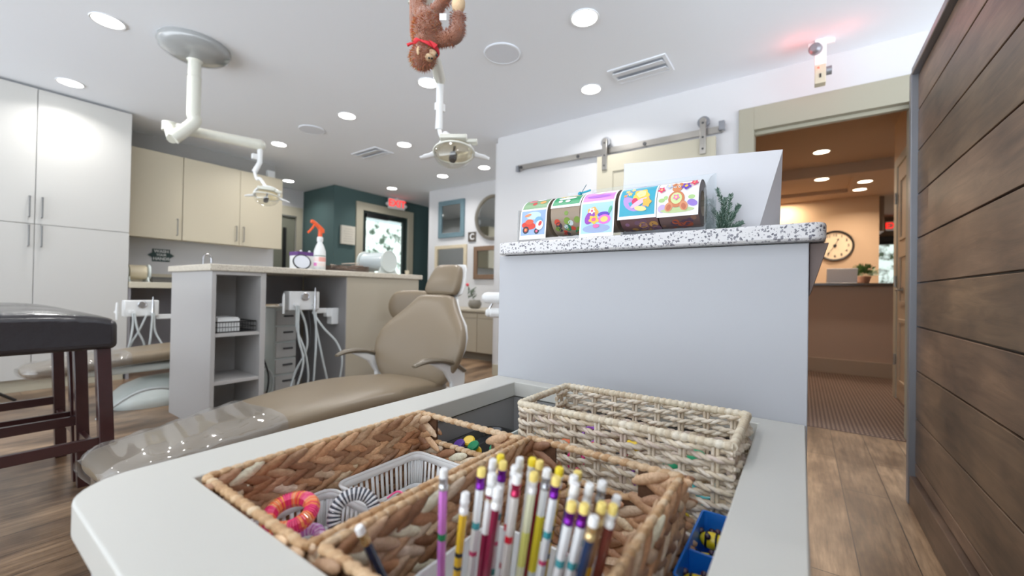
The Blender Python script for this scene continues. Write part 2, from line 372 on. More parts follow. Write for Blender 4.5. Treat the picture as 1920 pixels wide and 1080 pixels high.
# lobby walls
m = MB(); m.box(.72, .86, 3.655, 5.34, 0, CZ); struct('wall_lobby_right', m, M['lobby'])
m = MB(); m.box(-.72, -.60, 3.655, 8.4, 0, CZ); struct('wall_lobby_left', m, M['lobby'])
m = MB(); m.box(-.6, .93, 8.1, 8.22, 0, 2.42); struct('wall_reception', m, M['lobby'])
m = MB(); m.box(2.9, 3.02, 3.655, 11, 0, 2.5); struct('wall_lobby_unseen', m, M['lobby'])  # unseen side wall, added to keep world light out of the lobby
m = MB(); m.box(-.6, .88, 6.2, 6.32, 0, 1.03); struct('wall_desk_front', m, mat('desk_front_paint', (184,162,144), .8))
m = MB(); m.box(-.6, .88, 6.18, 6.2, .004, .17); struct('baseboard_lobby', m, mat('lobby_baseboard_paint', (172,154,134), .6), bevel=.003)
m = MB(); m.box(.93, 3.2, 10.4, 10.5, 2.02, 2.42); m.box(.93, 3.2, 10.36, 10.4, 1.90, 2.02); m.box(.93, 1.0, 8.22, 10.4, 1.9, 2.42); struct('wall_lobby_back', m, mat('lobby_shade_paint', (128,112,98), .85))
m = MB(); m.frame((.95, 10.34, .0), (1,0,0), (0,0,1), 1.9, 1.95, .05, (0,-1,0), .04); m.box(.95,2.8,10.3,10.34,1.93,2.05); w2 = struct('window_2', m, M['black'])
m = MB(); m.box(1.0, 2.8, 10.325, 10.33, .05, 1.9); obj('glass_pane', m, M['glass'], w2)
m = MB(); m.add([(0,11.6,-.5),(4,11.6,-.5),(4,11.6,3),(0,11.6,3)], [(0,1,2,3)]); struct('backdrop_garden', m, M['out2'])
# lobby side door (closed, panelled)
m = MB(); m.box(.695, .72, 4.02, 4.12, 0, 2.16); m.box(.695, .72, 5.04, 5.16, 0, 2.16); m.box(.695, .72, 4.12, 5.04, 2.08, 2.16); struct('trim_4', m, M['beige'], bevel=.002)
m = MB(); m.box(.706, .72, 4.12, 5.04, .01, 2.08)
for z0, z1 in ((.16,.72),(.84,1.28),(1.40,1.95)):
    m.frame((.706, 4.25, z0), (0,1,0), (0,0,1), .66, z1-z0, .03, (-1,0,0), .012)
d2 = struct('door_2', m, mat('lobby_door_paint', (190,170,144), .5), bevel=.002)
m = MB()
for z in (.35, 1.05, 1.80): m.cyl((.69,5.04,z-.05),(.69,5.04,z+.05),.009)
obj('hinge', m, M['nickel'], d2)
m = MB(); m.cyl((.706,4.8,.97),(.66,4.8,.97),.011); m.cyl((.662,4.80,.97),(.662,4.68,.97),.009); m.lathe([(.026,0),(.026,.008)],(.706,4.8,.97),(-1,0,0)); obj('lever_handle', m, M['nickel'], d2)

# ------------------------------------------------------------------ wood plank partition
t = thing('plank_partition', 'brown stained horizontal plank partition in a grey steel frame', 'partition', (.45,1,0))
m = MB(); zs = [.13,.187,.378,.586,.778,.967,1.162,1.354,1.545,1.725,1.885]
for a, b in zip(zs[:-1], zs[1:]):
    k = random.uniform(.85, 1.12); m.box(.411, .44, -.6, 2.49, a+.003, b-.003, (k, k*random.uniform(.96,1.02), k*random.uniform(.93,1.02), 1))
obj('planking', m, M['plank'], t, bevel=.002)
m = MB(); m.box(.422, .47, -.6, 2.49, .02, 1.885); obj('backing', m, M['black'], t)
m = MB(); m.box(.388, .48, 2.488, 2.53, 0, 1.90); m.box(.388, .48, -.6, 2.488, 1.885, 1.915); obj('steel_frame', m, M['steelgrey'], t, bevel=.003)
m = MB(); m.box(.392, .47, -.6, 2.488, 0, .126, (.62,.6,.62,1)); obj('base_board', m, M['plank'], t, bevel=.003)

# ------------------------------------------------------------------ tall cabinet, wall cabinets, side counter
def bar_handle(mb, x, y, z0, z1, d=.035, r=.005):
    mb.tube([(x,y,z0),(x+d,y,z0),(x+d,y,z1),(x,y,z1)], r, 8)
t = thing('tall_cabinet', 'floor to ceiling pale grey cabinet with four doors behind the bar stools', 'cabinet', (-5.57,.52,0))
m = MB(); m.box(-5.88, -5.282, -.08, 1.112, .1, 2.54); obj('body', m, M['tallcab'], t, bevel=.002)
m = MB(); m.box(-5.86, -5.30, -.08, 1.10, 0, .1); obj('kick_board', m, M['beige'], t)
for y0, y1, hy in ((-.078,.516,.485),(.520,1.112,.556)):
    for z0, z1, a, b in ((.105,1.395,1.21,1.385),(1.40,2.535,1.455,1.625)):
        m = MB(); m.box(-5.28, -5.26, y0, y1, z0, z1); d = obj('door', m, M['tallcab'], t, bevel=.002)
        m = MB(); bar_handle(m, -5.26, hy, a, b); obj('handle', m, M['handle'], d)
def wall_cab(y0, y1, seams, hands, label):
    t = thing('wall_cabinet', label, 'cabinet', (-5.72,(y0+y1)/2,1.415), group=None)
    m = MB(); m.box(-5.885, -5.582, y0, y1, 1.415, 2.31); obj('body', m, M['upcab'], t)
    for (a, b), h in zip(seams, hands):
        m = MB(); m.box(-5.58, -5.56, a+.002, b-.002, 1.40, 2.31); d = obj('door', m, M['upcab'], t, bevel=.002)
        m = MB(); bar_handle(m, -5.56, h, 1.45, 1.625, .03); obj('handle', m, M['handle'], d)
wall_cab(1.13, 1.607, [(1.13,1.607)], [1.56], 'cream single-door wall cabinet next to the tall grey cabinet')
wall_cab(1.610, 2.665, [(1.61,2.17),(2.17,2.665)], [2.13,2.21], 'cream double-door wall cabinet nearest the green wall')
m = MB(); m.box(-5.895, -5.84, 2.60, 2.70, 2.37, 2.47); tag(obj('wall_sensor', m, M['white'], bevel=.01), 'small white sensor box on the wall above the cream double-door cabinet', 'sensor')
t = thing('side_counter', 'low beige counter with an open knee space beneath the cream wall cabinets', 'counter', (-5.58,1.85,0))
m = MB(); m.box(-5.898, -5.25, 1.118, 2.70, .875, .932); m.box(-5.898, -5.88, 1.118, 2.70, .932, 1.03); obj('worktop', m, mat('beige_counter', (196,188,168), .4), t, bevel=.004)
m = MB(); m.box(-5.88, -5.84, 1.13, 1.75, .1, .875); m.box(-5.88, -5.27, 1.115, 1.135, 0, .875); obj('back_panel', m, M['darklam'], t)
m = MB(); m.box(-5.88, -5.28, 1.75, 2.70, 0, .875); obj('cupboard', m, M['greylam'], t, bevel=.002)

def text_mesh(txt, size, mtx, mt, name, parent, extr=.0015):
    cu = bpy.data.curves.new(name, 'FONT'); cu.body = txt; cu.size = size; cu.align_x = 'CENTER'; cu.align_y = 'CENTER'; cu.extrude = extr; cu.offset = size*.02
    o = bpy.data.objects.new(name + '_tmp', cu); COL.objects.link(o)
    bpy.context.view_layer.update()
    me = bpy.data.meshes.new_from_object(o.evaluated_get(bpy.context.evaluated_depsgraph_get()))
    bpy.data.objects.remove(o)
    me.transform(mtx); off = origin_of(parent) if parent else V((0,0,0)); me.transform(Matrix.Translation(-off))
    me.materials.clear(); me.materials.append(mt); me.name = name
    q = bpy.data.objects.new(name, me); COL.objects.link(q); q.parent = parent
    return q
def basis(o, u, w):
    u, w = V(u).normalized(), V(w).normalized(); n = u.cross(w)
    return Matrix(((u.x,w.x,n.x,o[0]),(u.y,w.y,n.y,o[1]),(u.z,w.z,n.z,o[2]),(0,0,0,1)))

t = thing('hand_washing_sign', 'small dark green sign reading WASH YOUR HANDS on the wall under the wall cabinets', 'sign', (-5.89,1.515,1.165))
m = MB(); m.box(-5.898, -5.885, 1.44, 1.595, 1.17, 1.31); m.prism([(-5.898,1.40,1.24),(-5.898,1.44,1.21),(-5.898,1.44,1.27)], (.012,0,0)); m.prism([(-5.898,1.635,1.24),(-5.898,1.595,1.27),(-5.898,1.595,1.21)], (.012,0,0)); obj('board', m, mat('sign_green', (44,66,66), .6), t, bevel=.002)
for tx, z, s in (('WASH',1.283,.045),('YOUR',1.243,.032),('HANDS',1.20,.043)):
    text_mesh(tx, s, basis((-5.884,1.518,z),(0,1,0),(0,0,1)), M['white'], 'lettering', t)

# sink tap
m = MB(); m.tube([(-5.6,1.82,.93),(-5.6,1.82,1.22)] + [(-5.6,1.86-.04*math.cos(a),1.22+.05*math.sin(a)) for a in [i*PI/8 for i in range(1,9)]] + [(-5.6,1.90,1.17)], .011, 10); m.lathe([(.03,0),(.03,.02),(.014,.03)], (-5.6,1.82,.932))
tag(obj('sink_tap', m, M['chrome']), 'chrome gooseneck tap showing above the left end of the island worktop', 'tap')

# film dispensers
def dispenser(c, axis, L, R, label, film):
    t = thing('film_dispenser', label, 'dispenser', c)
    c, a = V(c), V(axis).normalized(); side = V((0,0,1)).cross(a)
    m = MB(); zc = c + V((0,0,R*1.12)); m.cyl(zc - a*L*.5, zc + a*L*.5, R*.86, 36); obj('film_roll', m, film, t)
    for s in (-1, 1):
        e = c + a*(s*L*.5)
        m = MB(); m.lathe([(R*.9,0),(R,.004),(R,.016),(R*.93,.02),(R*.9,.014),(0.001,.014)], zc + a*(s*(L*.5+.010)), a*s, 40)
        pts = [e + side*(x*R) + V((0,0,z*R)) for x, z in ((-1.35,0),(-1.0,.25),(-.86,.6),(.86,.6),(1.0,.25),(1.35,0))]
        m.prism(pts, a*(s*.012)); obj('end_stand', m, M['paleteal'], t, bevel=.002)
    return t
dispenser((-5.42,1.21,.933), (0,1,0), .13, .085, 'white barrier film dispenser with a beige roll on the low side counter', mat('beige_film', (198,186,158), .3, coat=.5))
dispenser((-3.22,2.40,1.041), (1,.12,0), .26, .10, 'large white drum-shaped film dispenser on the right end of the island', mat('milky_film', (196,206,208), .2, coat=.6))
# wire basket on side counter
t = thing('supply_tray', 'flat dark woven tray lying on the low side counter by the film dispenser', 'tray', (-5.5,1.45,.933))
m = MB()
for i in range(4): m.frame((-5.62,1.31,.936+.014*i), (1,0,0), (0,1,0), .30, .34, .006, (0,0,1), .008)
m.box(-5.62,-5.32,1.31,1.65,.934,.938); obj('woven_sides', m, M['dark'], t)

# ------------------------------------------------------------------ island
t = thing('clinic_island', 'tall grey and taupe island unit with open shelves and beige speckled top', 'island', (-3.33,1.86,0))
m = MB(); m.box(-3.71, -2.945, .995, 2.715, .998, 1.040); obj('worktop', m, M['terrab'], t, bevel=.006)
m = MB()
m.box(-3.68, -2.962, 1.011, 1.035, 0, .998); m.box(-3.68, -2.962, 1.292, 1.325, 0, .998); m.box(-3.68, -3.34, 1.035, 1.292, 0, .998)
m.box(-3.34, -2.962, 1.035, 1.292, .975, .998); m.box(-3.34, -2.962, 1.035, 1.292, 0, .05)
obj('bookcase_carcass', m, M['greylam'], t, bevel=.0015)
for z in (.307, .607):
    m = MB(); m.box(-3.34, -2.966, 1.035, 1.292, z-.022, z); obj('shelf', m, M['greylam'], t, bevel=.0015)
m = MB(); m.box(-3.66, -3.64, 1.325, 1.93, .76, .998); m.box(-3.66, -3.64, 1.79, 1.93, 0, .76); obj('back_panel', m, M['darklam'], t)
m = MB(); m.box(-3.68, -2.962, 1.93, 2.68, 0, .998); obj('end_cupboard', m, M['islcab'], t, bevel=.002)
m = MB(); m.box(-3.60, -2.965, 1.925, 1.93, 0, .99); obj('side_panel', m, mat('cool_side_laminate', (140,138,138), .55), t)

t = thing('drawer_cart', 'pale plastic drawer cart with dark pulls standing in the knee space of the island', 'cart', (-3.62,1.63,0))
m = MB(); m.box(-3.78, -3.42, 1.60, 1.772, .05, .74); obj('body', m, M['paleteal'], t, bevel=.006)
for i in range(5):
    m = MB(); m.box(-3.425, -3.405, 1.607, 1.766, .08+.13*i, .195+.13*i); d = obj('drawer', m, M['tallcab'], t, bevel=.003)
    m = MB(); m.box(-3.407, -3.392, 1.66, 1.735, .145+.13*i, .158+.13*i); obj('pull', m, M['dark'], d, bevel=.003)
for x in (-3.74,-3.46):
    for y in (1.63,1.745):
        m = MB(); m.cyl((x,y-.01,.027),(x,y+.01,.027),.026); obj('caster', m, M['black'], t)
t = thing('wire_basket', 'black wire basket of white packets on the island top shelf opening', 'basket', (-3.12,1.15,.607))
m = MB(); X0,X1,Y0,Y1,Z0,Z1 = -3.22,-2.985,1.05,1.275,.61,.675
for z in (Z0+.003, (Z0+Z1)/2, Z1): m.tube([(X0,Y0,z),(X1,Y0,z),(X1,Y1,z),(X0,Y1,z)], .0025 if z < Z1 else .004, 6, closed=True)
for i in range(15):
    y = Y0 + (Y1-Y0)*i/14; m.tube([(X1,y,Z1),(X1,y,Z0),(X0,y,Z0),(X0,y,Z1)], .0014, 5)
for i in range(12):
    x = X0 + (X1-X0)*i/11; m.tube([(x,Y0,Z1),(x,Y0,Z0),(x,Y1,Z0),(x,Y1,Z1)], .0014, 5)
obj('wire_cage', m, M['wire'], t)
m = MB()
tag(obj('packet_stack', MB().box(-3.20,-3.0,1.058,1.185,.613,.695).box(-3.19,-3.005,1.062,1.18,.697,.703), M['white'], bevel=.004), 'stack of white packets filling the left half of the black wire basket', 'packets')

# delivery units
def delivery(c, arm_to, label, gauge=True, hoses=()):
    t = thing('delivery_unit', label, 'dental unit', c)
    x, y, z = c; w, h = .115, .07
    m = MB(); m.box(x-.05, x+.04, y-w, y+w, z-h, z+h); obj('control_panel', m, M['white'], t, bevel=.008)
    m = MB(); m.lathe([(.028,0),(.031,.008),(.026,.010),(.024,.004),(.001,.004)], (x+.04,y,z+.032), (1,0,0)); obj('gauge', m, M['chrome'], t)
    m = MB(); m.box(x-.04, x, y+w, arm_to, z-.10, z-.06); m.box(x-.045, x+.012, arm_to-.095, arm_to-.045, z-.13, z-.06); m.box(x-.05,x+.02,arm_to-.06,arm_to,z-.19,z-.06); obj('swing_arm', m, M['white'], t, bevel=.004)
    for k, (dy, kind) in enumerate(((-.165,0),(-.075,1),(-.055,1),(.068,2))):
        xx = x+.06; m = MB()
        m.tube([(x+.02,y+dy,z-.03),(xx,y+dy,z-.03)], .012, 8); hh = obj('holder', m, M['white'], t)
        if kind != 1:
            m = MB(); top = z+.055 if kind == 0 else z+.10
            m.tube([(xx,y+dy,z-.09),(xx,y+dy,z-.02),(xx,y+dy,z+.04),(xx,y+dy,top)], [.006,.010,.008,.004], 10); obj('handpiece', m, M['chrome'] if kind == 2 else M['white'], t)
    return t
def hose(pts, r, mt, label, parent=None, name='hose'):
    m = MB(); m.tube(spl(pts, 8), r, 7); o = obj(name, m, mt, parent); return o
dx = -3.08
du = delivery((dx,1.635,.805), 1.925, 'white wall-mounted dental delivery unit with hanging hoses inside the island knee space')
for pts in ([(dx+.07,1.56,.77),(dx+.07,1.565,.6),(dx+.09,1.62,.42),(dx+.06,1.66,.2),(dx,1.62,.06)],
            [(dx+.07,1.575,.77),(dx+.08,1.57,.55),(dx+.10,1.60,.35),(dx+.05,1.55,.12),(dx-.1,1.5,.05)],
            [(dx+.06,1.59,.74),(dx+.05,1.64,.62),(dx+.06,1.645,.45),(dx+.03,1.58,.28),(dx+.04,1.52,.08)],
            [(dx+.07,1.703,.72),(dx+.07,1.71,.55),(dx+.08,1.70,.35),(dx+.04,1.695,.1),(dx-.1,1.66,.05)],
            [(dx+.06,1.69,.75),(dx+.07,1.715,.58),(dx+.08,1.76,.36),(dx+.06,1.82,.12),(dx-.05,1.80,.05)],
            [(dx+.05,1.69,.72),(dx+.10,1.75,.60),(dx+.14,1.84,.48),(dx+.16,1.875,.33),(dx+.10,1.87,.08)]):
    hose(pts, .0075, M['hose'], '', du)
hose([(dx,1.685,.72),(dx+.02,1.69,.6),(dx+.03,1.68,.45),(dx,1.66,.3),(dx-.05,1.60,.2)], .004, M['dark'], '', du, 'thin_cable')
dx1 = -4.72
du1 = delivery((dx1,1.085,.70), 1.60, 'smaller white dental delivery unit beside the far dental chair, seen left of the island')
m = MB(); m.box(-4.755,-4.705,1.55,1.60,.0,.60); m.box(-4.83,-4.63,1.47,1.68,0,.02); obj('floor_post', m, M['white'], du1, bevel=.004)
for pts in ([(dx1+.07,1.02,.66),(dx1+.07,1.02,.55),(dx1+.08,1.00,.40),(dx1,.98,.25)], [(dx1+.07,1.03,.66),(dx1+.08,1.05,.52),(dx1+.06,1.10,.38),(dx1,1.1,.2)],
            [(dx1+.06,1.11,.64),(dx1+.06,1.06,.5),(dx1+.05,1.01,.38),(dx1,.99,.2)], [(dx1+.07,1.15,.66),(dx1+.08,1.14,.5),(dx1+.08,1.13,.38),(dx1,1.12,.2)], [(dx1+.07,1.16,.66),(dx1+.07,1.17,.5),(dx1+.1,1.22,.36),(dx1+.1,1.25,.2)]):
    hose(pts, .0075, M['hose'], '', du1)
m = MB(); m.tube(spl([(-3.4,1.345,1.0),(-3.3,1.36,.8),(-3.25,1.375,.6),(-3.22,1.42,.42),(-3.2,1.46,.25),(-3.2,1.44,.1),(-3.3,1.40,.02)],8), .006, 7); tag(obj('power_cord', m, M['black']), 'black cord hanging down beside the island bookcase', 'cord')
m = MB()
m.tube([(-3.4+.0, 1.50+.07*math.cos(a), .17+.13*math.sin(a)) for a in [i*2*PI/24 for i in range(24)]], .006, 6, closed=True)
m.tube([(-3.38, 1.52+.06*math.cos(a), .15+.12*math.sin(a)) for a in [i*2*PI/24 for i in range(24)]], .006, 6, closed=True)
tag(obj('coiled_tubing', m, M['hose']), 'loop of pale grey tubing on the floor under the island beside the drawer cart', 'tubing')

# things on the island
t = thing('round_mirror', 'round hand mirror with a black rim leaning on the island beside the spray bottle', 'mirror', (-3.2,1.66,1.041))
ax = V((.86,-.25,.42)).normalized(); c0 = V((-3.17,1.675,1.103))
m = MB(); m.lathe([(.055,-.008),(.064,-.006),(.066,0),(.061,.006),(.056,.003)], c0, ax, 36, None, True); obj('rim', m, M['black'], t)
m = MB(); m.lathe([(.057,-.002),(.0575,.002),(.001,.002)], c0, ax, 36); obj('glass', m, mat('pale_mirror', (214,218,226), .25), t)
t = thing('purple_box', 'purple and white carton of supplies behind the round mirror on the island', 'box', (-3.38,1.83,1.041))
m = MB(); m.box(-3.45,-3.32,1.72,1.95,1.041,1.165); obj('lower_carton', m, M['white'], t, bevel=.002)
m = MB(); m.box(-3.315,-3.314,1.90,1.948,1.045,1.15); m.box(-3.452,-3.318,1.718,1.952,1.165,1.195); obj('purple_lid', m, M['purple'], t, bevel=.002)
m = MB(); m.ball((-3.37,1.77,1.203),.01); m.ball((-3.37,1.84,1.203),.01); m.ball((-3.37,1.90,1.203),.008); obj('bead', m, M['white'], t)
t = thing('spray_bottle', 'white spray bottle with an orange trigger standing on the island', 'bottle', (-3.14,1.80,1.041))
c0 = (-3.14,1.80,1.041)
m = MB(); m.lathe([(.040,0),(.044,.006),(.044,.12),(.043,.155),(.030,.195),(.0185,.22),(.0175,.235)], c0, n=32); obj('bottle_body', m, M['white'], t)
m = MB(); m.lathe([(.021,.23),(.023,.235),(.023,.262),(.018,.268)], c0, n=24); obj('collar', m, M['white'], t)
m = MB()
cx, cy, cz = -3.14, 1.80, 1.041
m.lathe([(.016,.262),(.015,.30),(.014,.335)], c0, n=16)
prof = [(.03,.30),(.03,.33),(.005,.352),(-.055,.392),(-.075,.395),(-.078,.372),(-.06,.366),(-.035,.35),(-.012,.325),(-.01,.30)]
m.prism([(cx-.012, cy+a, cz+b) for a, b in prof], (.024,0,0))
m.tube(spl([(cx,cy-.045,cz+.365),(cx,cy-.062,cz+.335),(cx,cy-.085,cz+.305),(cx,cy-.10,cz+.29)],4), [.009]*13, 8)
obj('trigger_head', m, M['orange'], t, bevel=.003)
m = MB()
for j in range(16):
    a0 = -1.25 + j*2.5/16; a1 = a0 + 2.5/16
    P = lambda a, z: (cx+.0447*math.cos(a-.5), cy+.0447*math.sin(a-.5), cz+z)
    for z0, z1, c in ((.03,.118,(240,238,238)),(.112,.118,(70,110,80)),(.07,.105,(238,170,160) if j > 6 else (240,220,216)),(.035,.06,(226,120,190) if j < 5 else (240,226,220))):
        r = .0447 if z1-z0 > .08 else .045
        m.add([(cx+r*math.cos(a-.5), cy+r*math.sin(a-.5), cz+z) for a, z in ((a0,z0),(a1,z0),(a1,z1),(a0,z1))], [(0,1,2,3)], rgb(*c))
obj('paper_label', m, M['vc'], t)
t = thing('twig_tray', 'shallow dark twig tray between the spray bottle and the white drum dispenser', 'tray', (-3.25,2.1,1.041))
m = MB(); m.box(-3.40,-3.12,1.965,2.245,1.042,1.048)
for k in range(5): m.frame((-3.40,1.965,1.048+.01*k), (1,0,0), (0,1,0), .28, .28, .010, (0,0,1), .008)
obj('tray_body', m, mat('dark_wicker', (84,70,60), .8, vary=(60,.5)), t)
m = MB()
for k in range(26):
    a = random.uniform(-.35,.35); p = V((random.uniform(-3.36,-3.16), random.uniform(2.03,2.18), 1.065+random.uniform(0,.055))); d = V((math.sin(a), math.cos(a), random.uniform(-.05,.1)))*random.uniform(.05,.08)
    m.tube([p-d, p+d], .004, 5, col=rgb(*random.choice([(150,100,70),(96,70,52),(190,176,160),(120,84,60)])))
ob = obj('twigs', m, M['vc'], t)
m = MB(); m.lathe([(.018,0),(.020,.045),(.017,.045),(.016,.004)], (-3.1,2.655,1.041), n=20); tag(obj('small_cup', m, M['upcab']), 'tiny beige cup at the right end of the island worktop', 'cup')

# ------------------------------------------------------------------ dental chairs
t = chair = thing('dental_chair', 'taupe vinyl dental chair reclined between the prize counter and the island, in the middle', 'dental chair', (-1.775,.30,0), math.radians(4.5), group='dental chairs', local=True)
X, Y, Z = V((1,0,0)), V((0,1,0)), V((0,0,1))
sec = [(0,.325,.10,.016),(.012,.325,.13,.032),(.04,.326,.152,.042),(.12,.33,.164,.047),(.4,.356,.20,.05),(.65,.374,.235,.053),(.85,.38,.26,.055),(1.0,.374,.272,.056),(1.2,.355,.268,.056),(1.38,.34,.24,.052),(1.46,.335,.2,.04),(1.49,.335,.15,.02)]
m = MB(); m.loft([sup((0,y,z), X, Z, a, b, 28, 3.2) for y, z, a, b in sec]); obj('seat_cushion', m, M['vinyl'], t, subsurf=1, sharp=80)
# crinkled clear plastic over the foot end
m = MB(); rings = []
for i in range(41):
    y = -.012 + .50*i/40
    k = min(range(len(sec)-1), key=lambda q: 0 if sec[q][0] <= max(y,0) <= sec[q+1][0] else 1)
    f = (max(y,0)-sec[k][0])/(sec[k+1][0]-sec[k][0]); q = [sec[k][j]+(sec[k+1][j]-sec[k][j])*f for j in range(4)]
    r = sup((0,y,q[1]), X, Z, q[2]+.010, q[3]+.007, 40, 3.2)
    for j, p in enumerate(r):
        amp = .004 if p.z > q[1]+.02 else .0015
        p += V((0,0,1)) * (amp*math.sin(y*62+p.x*16)*(.4+.6*abs(math.sin(y*9))) + .002*math.sin(p.x*60+y*31)) * (1 if p.z > q[1] else .3)
        r[j] = p
    rings.append(r)
m.loft(rings, False); obj('plastic_cover', m, M['plastic'], t, sharp=80)
bs = [(.30,1.375,.13,.022),(.325,1.38,.19,.04),(.39,1.40,.27,.055),(.47,1.43,.325,.062),(.55,1.46,.350,.064),(.62,1.485,.345,.064),(.69,1.515,.305,.062),(.75,1.54,.235,.058),(.81,1.565,.178,.052),(.855,1.585,.150,.045),(.872,1.592,.12,.025)]
def wrap(rings, k=.35):
    for r in rings:
        for p in r: p.y -= k * p.x * p.x * 1.4
    return rings
m = MB(); m.loft(wrap([sup((0,y,z), X, Y+Z*-.22, a, b, 28, 2.8) for z, y, a, b in bs])); obj('backrest', m, M['vinyl'], t, subsurf=1, sharp=80)
m = MB(); m.loft([sup((0,y+.058,z), X, Y+Z*-.22, a*.8, .02, 20, 2.8) for z, y, a, b in bs]); obj('back_shell', m, M['white'], t, sharp=80)
hs = [(.865,1.600,.10,.02),(.878,1.604,.128,.036),(.93,1.625,.134,.044),(.99,1.655,.122,.042),(1.045,1.68,.106,.036),(1.068,1.69,.09,.022)]
m = MB(); m.loft([sup((0.01,y,z), X, Y+Z*-.3, a, b, 24, 3.4) for z, y, a, b in hs]); obj('headrest', m, M['vinyl'], t, subsurf=1, sharp=80)
m = MB(); m.loft([sup((0.016,y+.045,z), X, Y+Z*-.3, a, .014, 20, 3.2) for z, y, a, b in hs]); m.box(-.03,.03,1.66,1.685,.72,.93); obj('headrest_bracket', m, M['white'], t)
for s in (-1, 1):
    m = MB(); pts = spl([(s*.30-.02,1.09,.515),(s*.305-.02,1.17,.532),(s*.31-.02,1.29,.52),(s*.31-.02,1.40,.485),(s*.31-.02,1.48,.44)],5)
    m.tube(pts, [.014+.016*min(1,i/5)*(1 if i < 17 else .8) for i in range(len(pts))], 12, flat=.5, up=(0,0,1)); ap = obj('armrest', m, M['darkvinyl'], t)
    m = MB(); c = pts
    prof = [(1.19,.518),(1.30,.508),(1.42,.465),(1.49,.425),(1.49,.37),(1.46,.31),(1.38,.31),(1.38,.38),(1.32,.455),(1.23,.50)]
    m.prism([(s*.29-.02, a, b) for a, b in prof], (s*.03,0,0)); m.box(min(s*.12,s*.30), max(s*.12,s*.30), 1.38, 1.47, .295, .335); obj('arm_bracket', m, M['white'], t, bevel=.008, seg=3)
m = MB(); m.loft([sup((0,y,z), X, Z, a, .035, 24, 4) for y, a, z in ((.3,.08,.285),(.4,.13,.285),(.8,.18,.29),(1.3,.2,.27),(1.5,.12,.27))]); obj('underbody', m, M['paleteal'], t)
m = MB(); m.box(-.10,.10,.82,1.12,.12,.29); obj('lift_column', m, M['beige'], t, bevel=.02)
m = MB(); m.loft([sup((0,.92,z), X, Y, a, b, 36, 3.2) for z, a, b in ((0,.25,.50),(.03,.26,.51),(.07,.25,.49),(.14,.20,.42),(.18,.15,.33),(.19,.10,.25))]); obj('floor_base', m, M['paleteal'], t, sharp=60)
far = copy_tree(chair); far.location = (-4.10,.36,0); far.rotation_euler = (0,0,math.radians(3)); far['label'] = 'second taupe dental chair half hidden behind the bar stools and the island'
m = MB(); m.tube(spl([(-3.78,.66,.012),(-3.76,.73,.08),(-3.77,.86,.155),(-3.78,1.0,.16),(-3.82,1.12,.10)],8), .009, 8); tag(obj('floor_cable', m, M['hose']), 'grey cable arching over the white base of the far dental chair', 'cable')
t = thing('foot_control', 'black foot pedal on the floor behind the island beside the far dental chair', 'pedal', (-4.0,1.42,0), group=None)
m = MB(); m.box(-3.84,-3.72,1.40,1.55,.0,.03); m.prism([(-3.83,1.41,.03),(-3.83,1.54,.03),(-3.83,1.54,.055)],(.10,0,0)); obj('pedal', m, M['black'], t, bevel=.004)
m = MB(); m.tube(spl([(-3.78,1.40,.02),(-3.78,1.30,.012),(-3.76,1.2,.012)],6),.006,7); obj('pedal_hose', m, M['white'], t)

m = MB(); m.cyl((-4.90,.41,.006),(-4.62,-.30,.62),.011,8); m.cyl((-4.62,-.30,.62),(-4.30,-.9,.006),.011,8); m.cyl((-4.62,-.30,.55),(-4.62,-.30,1.3),.014,8); m.cyl((-4.62,-.30,.62),(-5.1,-.7,.006),.011,8)
tag(obj('tripod_stand', m, M['black']), 'black tripod stand leg poking in behind the bar stools at the edge', 'stand')
# operator stool behind the chair
t = thing('operator_stool', 'taupe upholstered stool whose rounded back shows behind the middle dental chair', 'stool', (-2.62,2.30,0))
a0 = math.radians(-52); u = V((math.cos(math.radians(32)), math.sin(math.radians(32)), 0)); n = V((-u.y, u.x, 0))
m = MB(); c = V((-2.66,2.36,0)); pr = [(.62,.10,.02),(.64,.16,.035),(.70,.215,.045),(.78,.225,.046),(.85,.195,.044),(.885,.15,.034),(.897,.10,.016)]
m.loft([sup(c + Z*z, u, n, a, b, 26, 2.6) for z, a, b in pr]); obj('backrest', m, M['vinyl'], t, subsurf=1, sharp=80)
m = MB(); sc = c - n*.0 + V((.16,-.06,0)); m.loft([sup((-2.55,2.16,z), X, Y, a, a, 28, 2.3) for z, a in ((.46,.15),(.48,.18),(.52,.185),(.545,.16),(.55,.1))]); obj('seat', m, M['vinyl'], t, subsurf=1, sharp=80)
m = MB(); m.cyl((-2.55,2.16,.08),(-2.55,2.16,.47),.025); m.tube([(-2.55,2.16,.45),(-2.66,2.40,.46),(-2.67,2.41,.66)],.014,8); obj('column', m, M['chrome'], t)
for k in range(5):
    a = k*2*PI/5; e = V((-2.55+.24*math.cos(a), 2.16+.24*math.sin(a), .06))
    m = MB(); m.tube([(-2.55,2.16,.10), e + Z*.02], [.02,.012], 8); l = obj('base_leg', m, M['chrome'], t)
    m = MB(); m.cyl(e + V((0,-.012,-.032)), e + V((0,.012,-.032)), .027); obj('caster', m, M['black'], l)

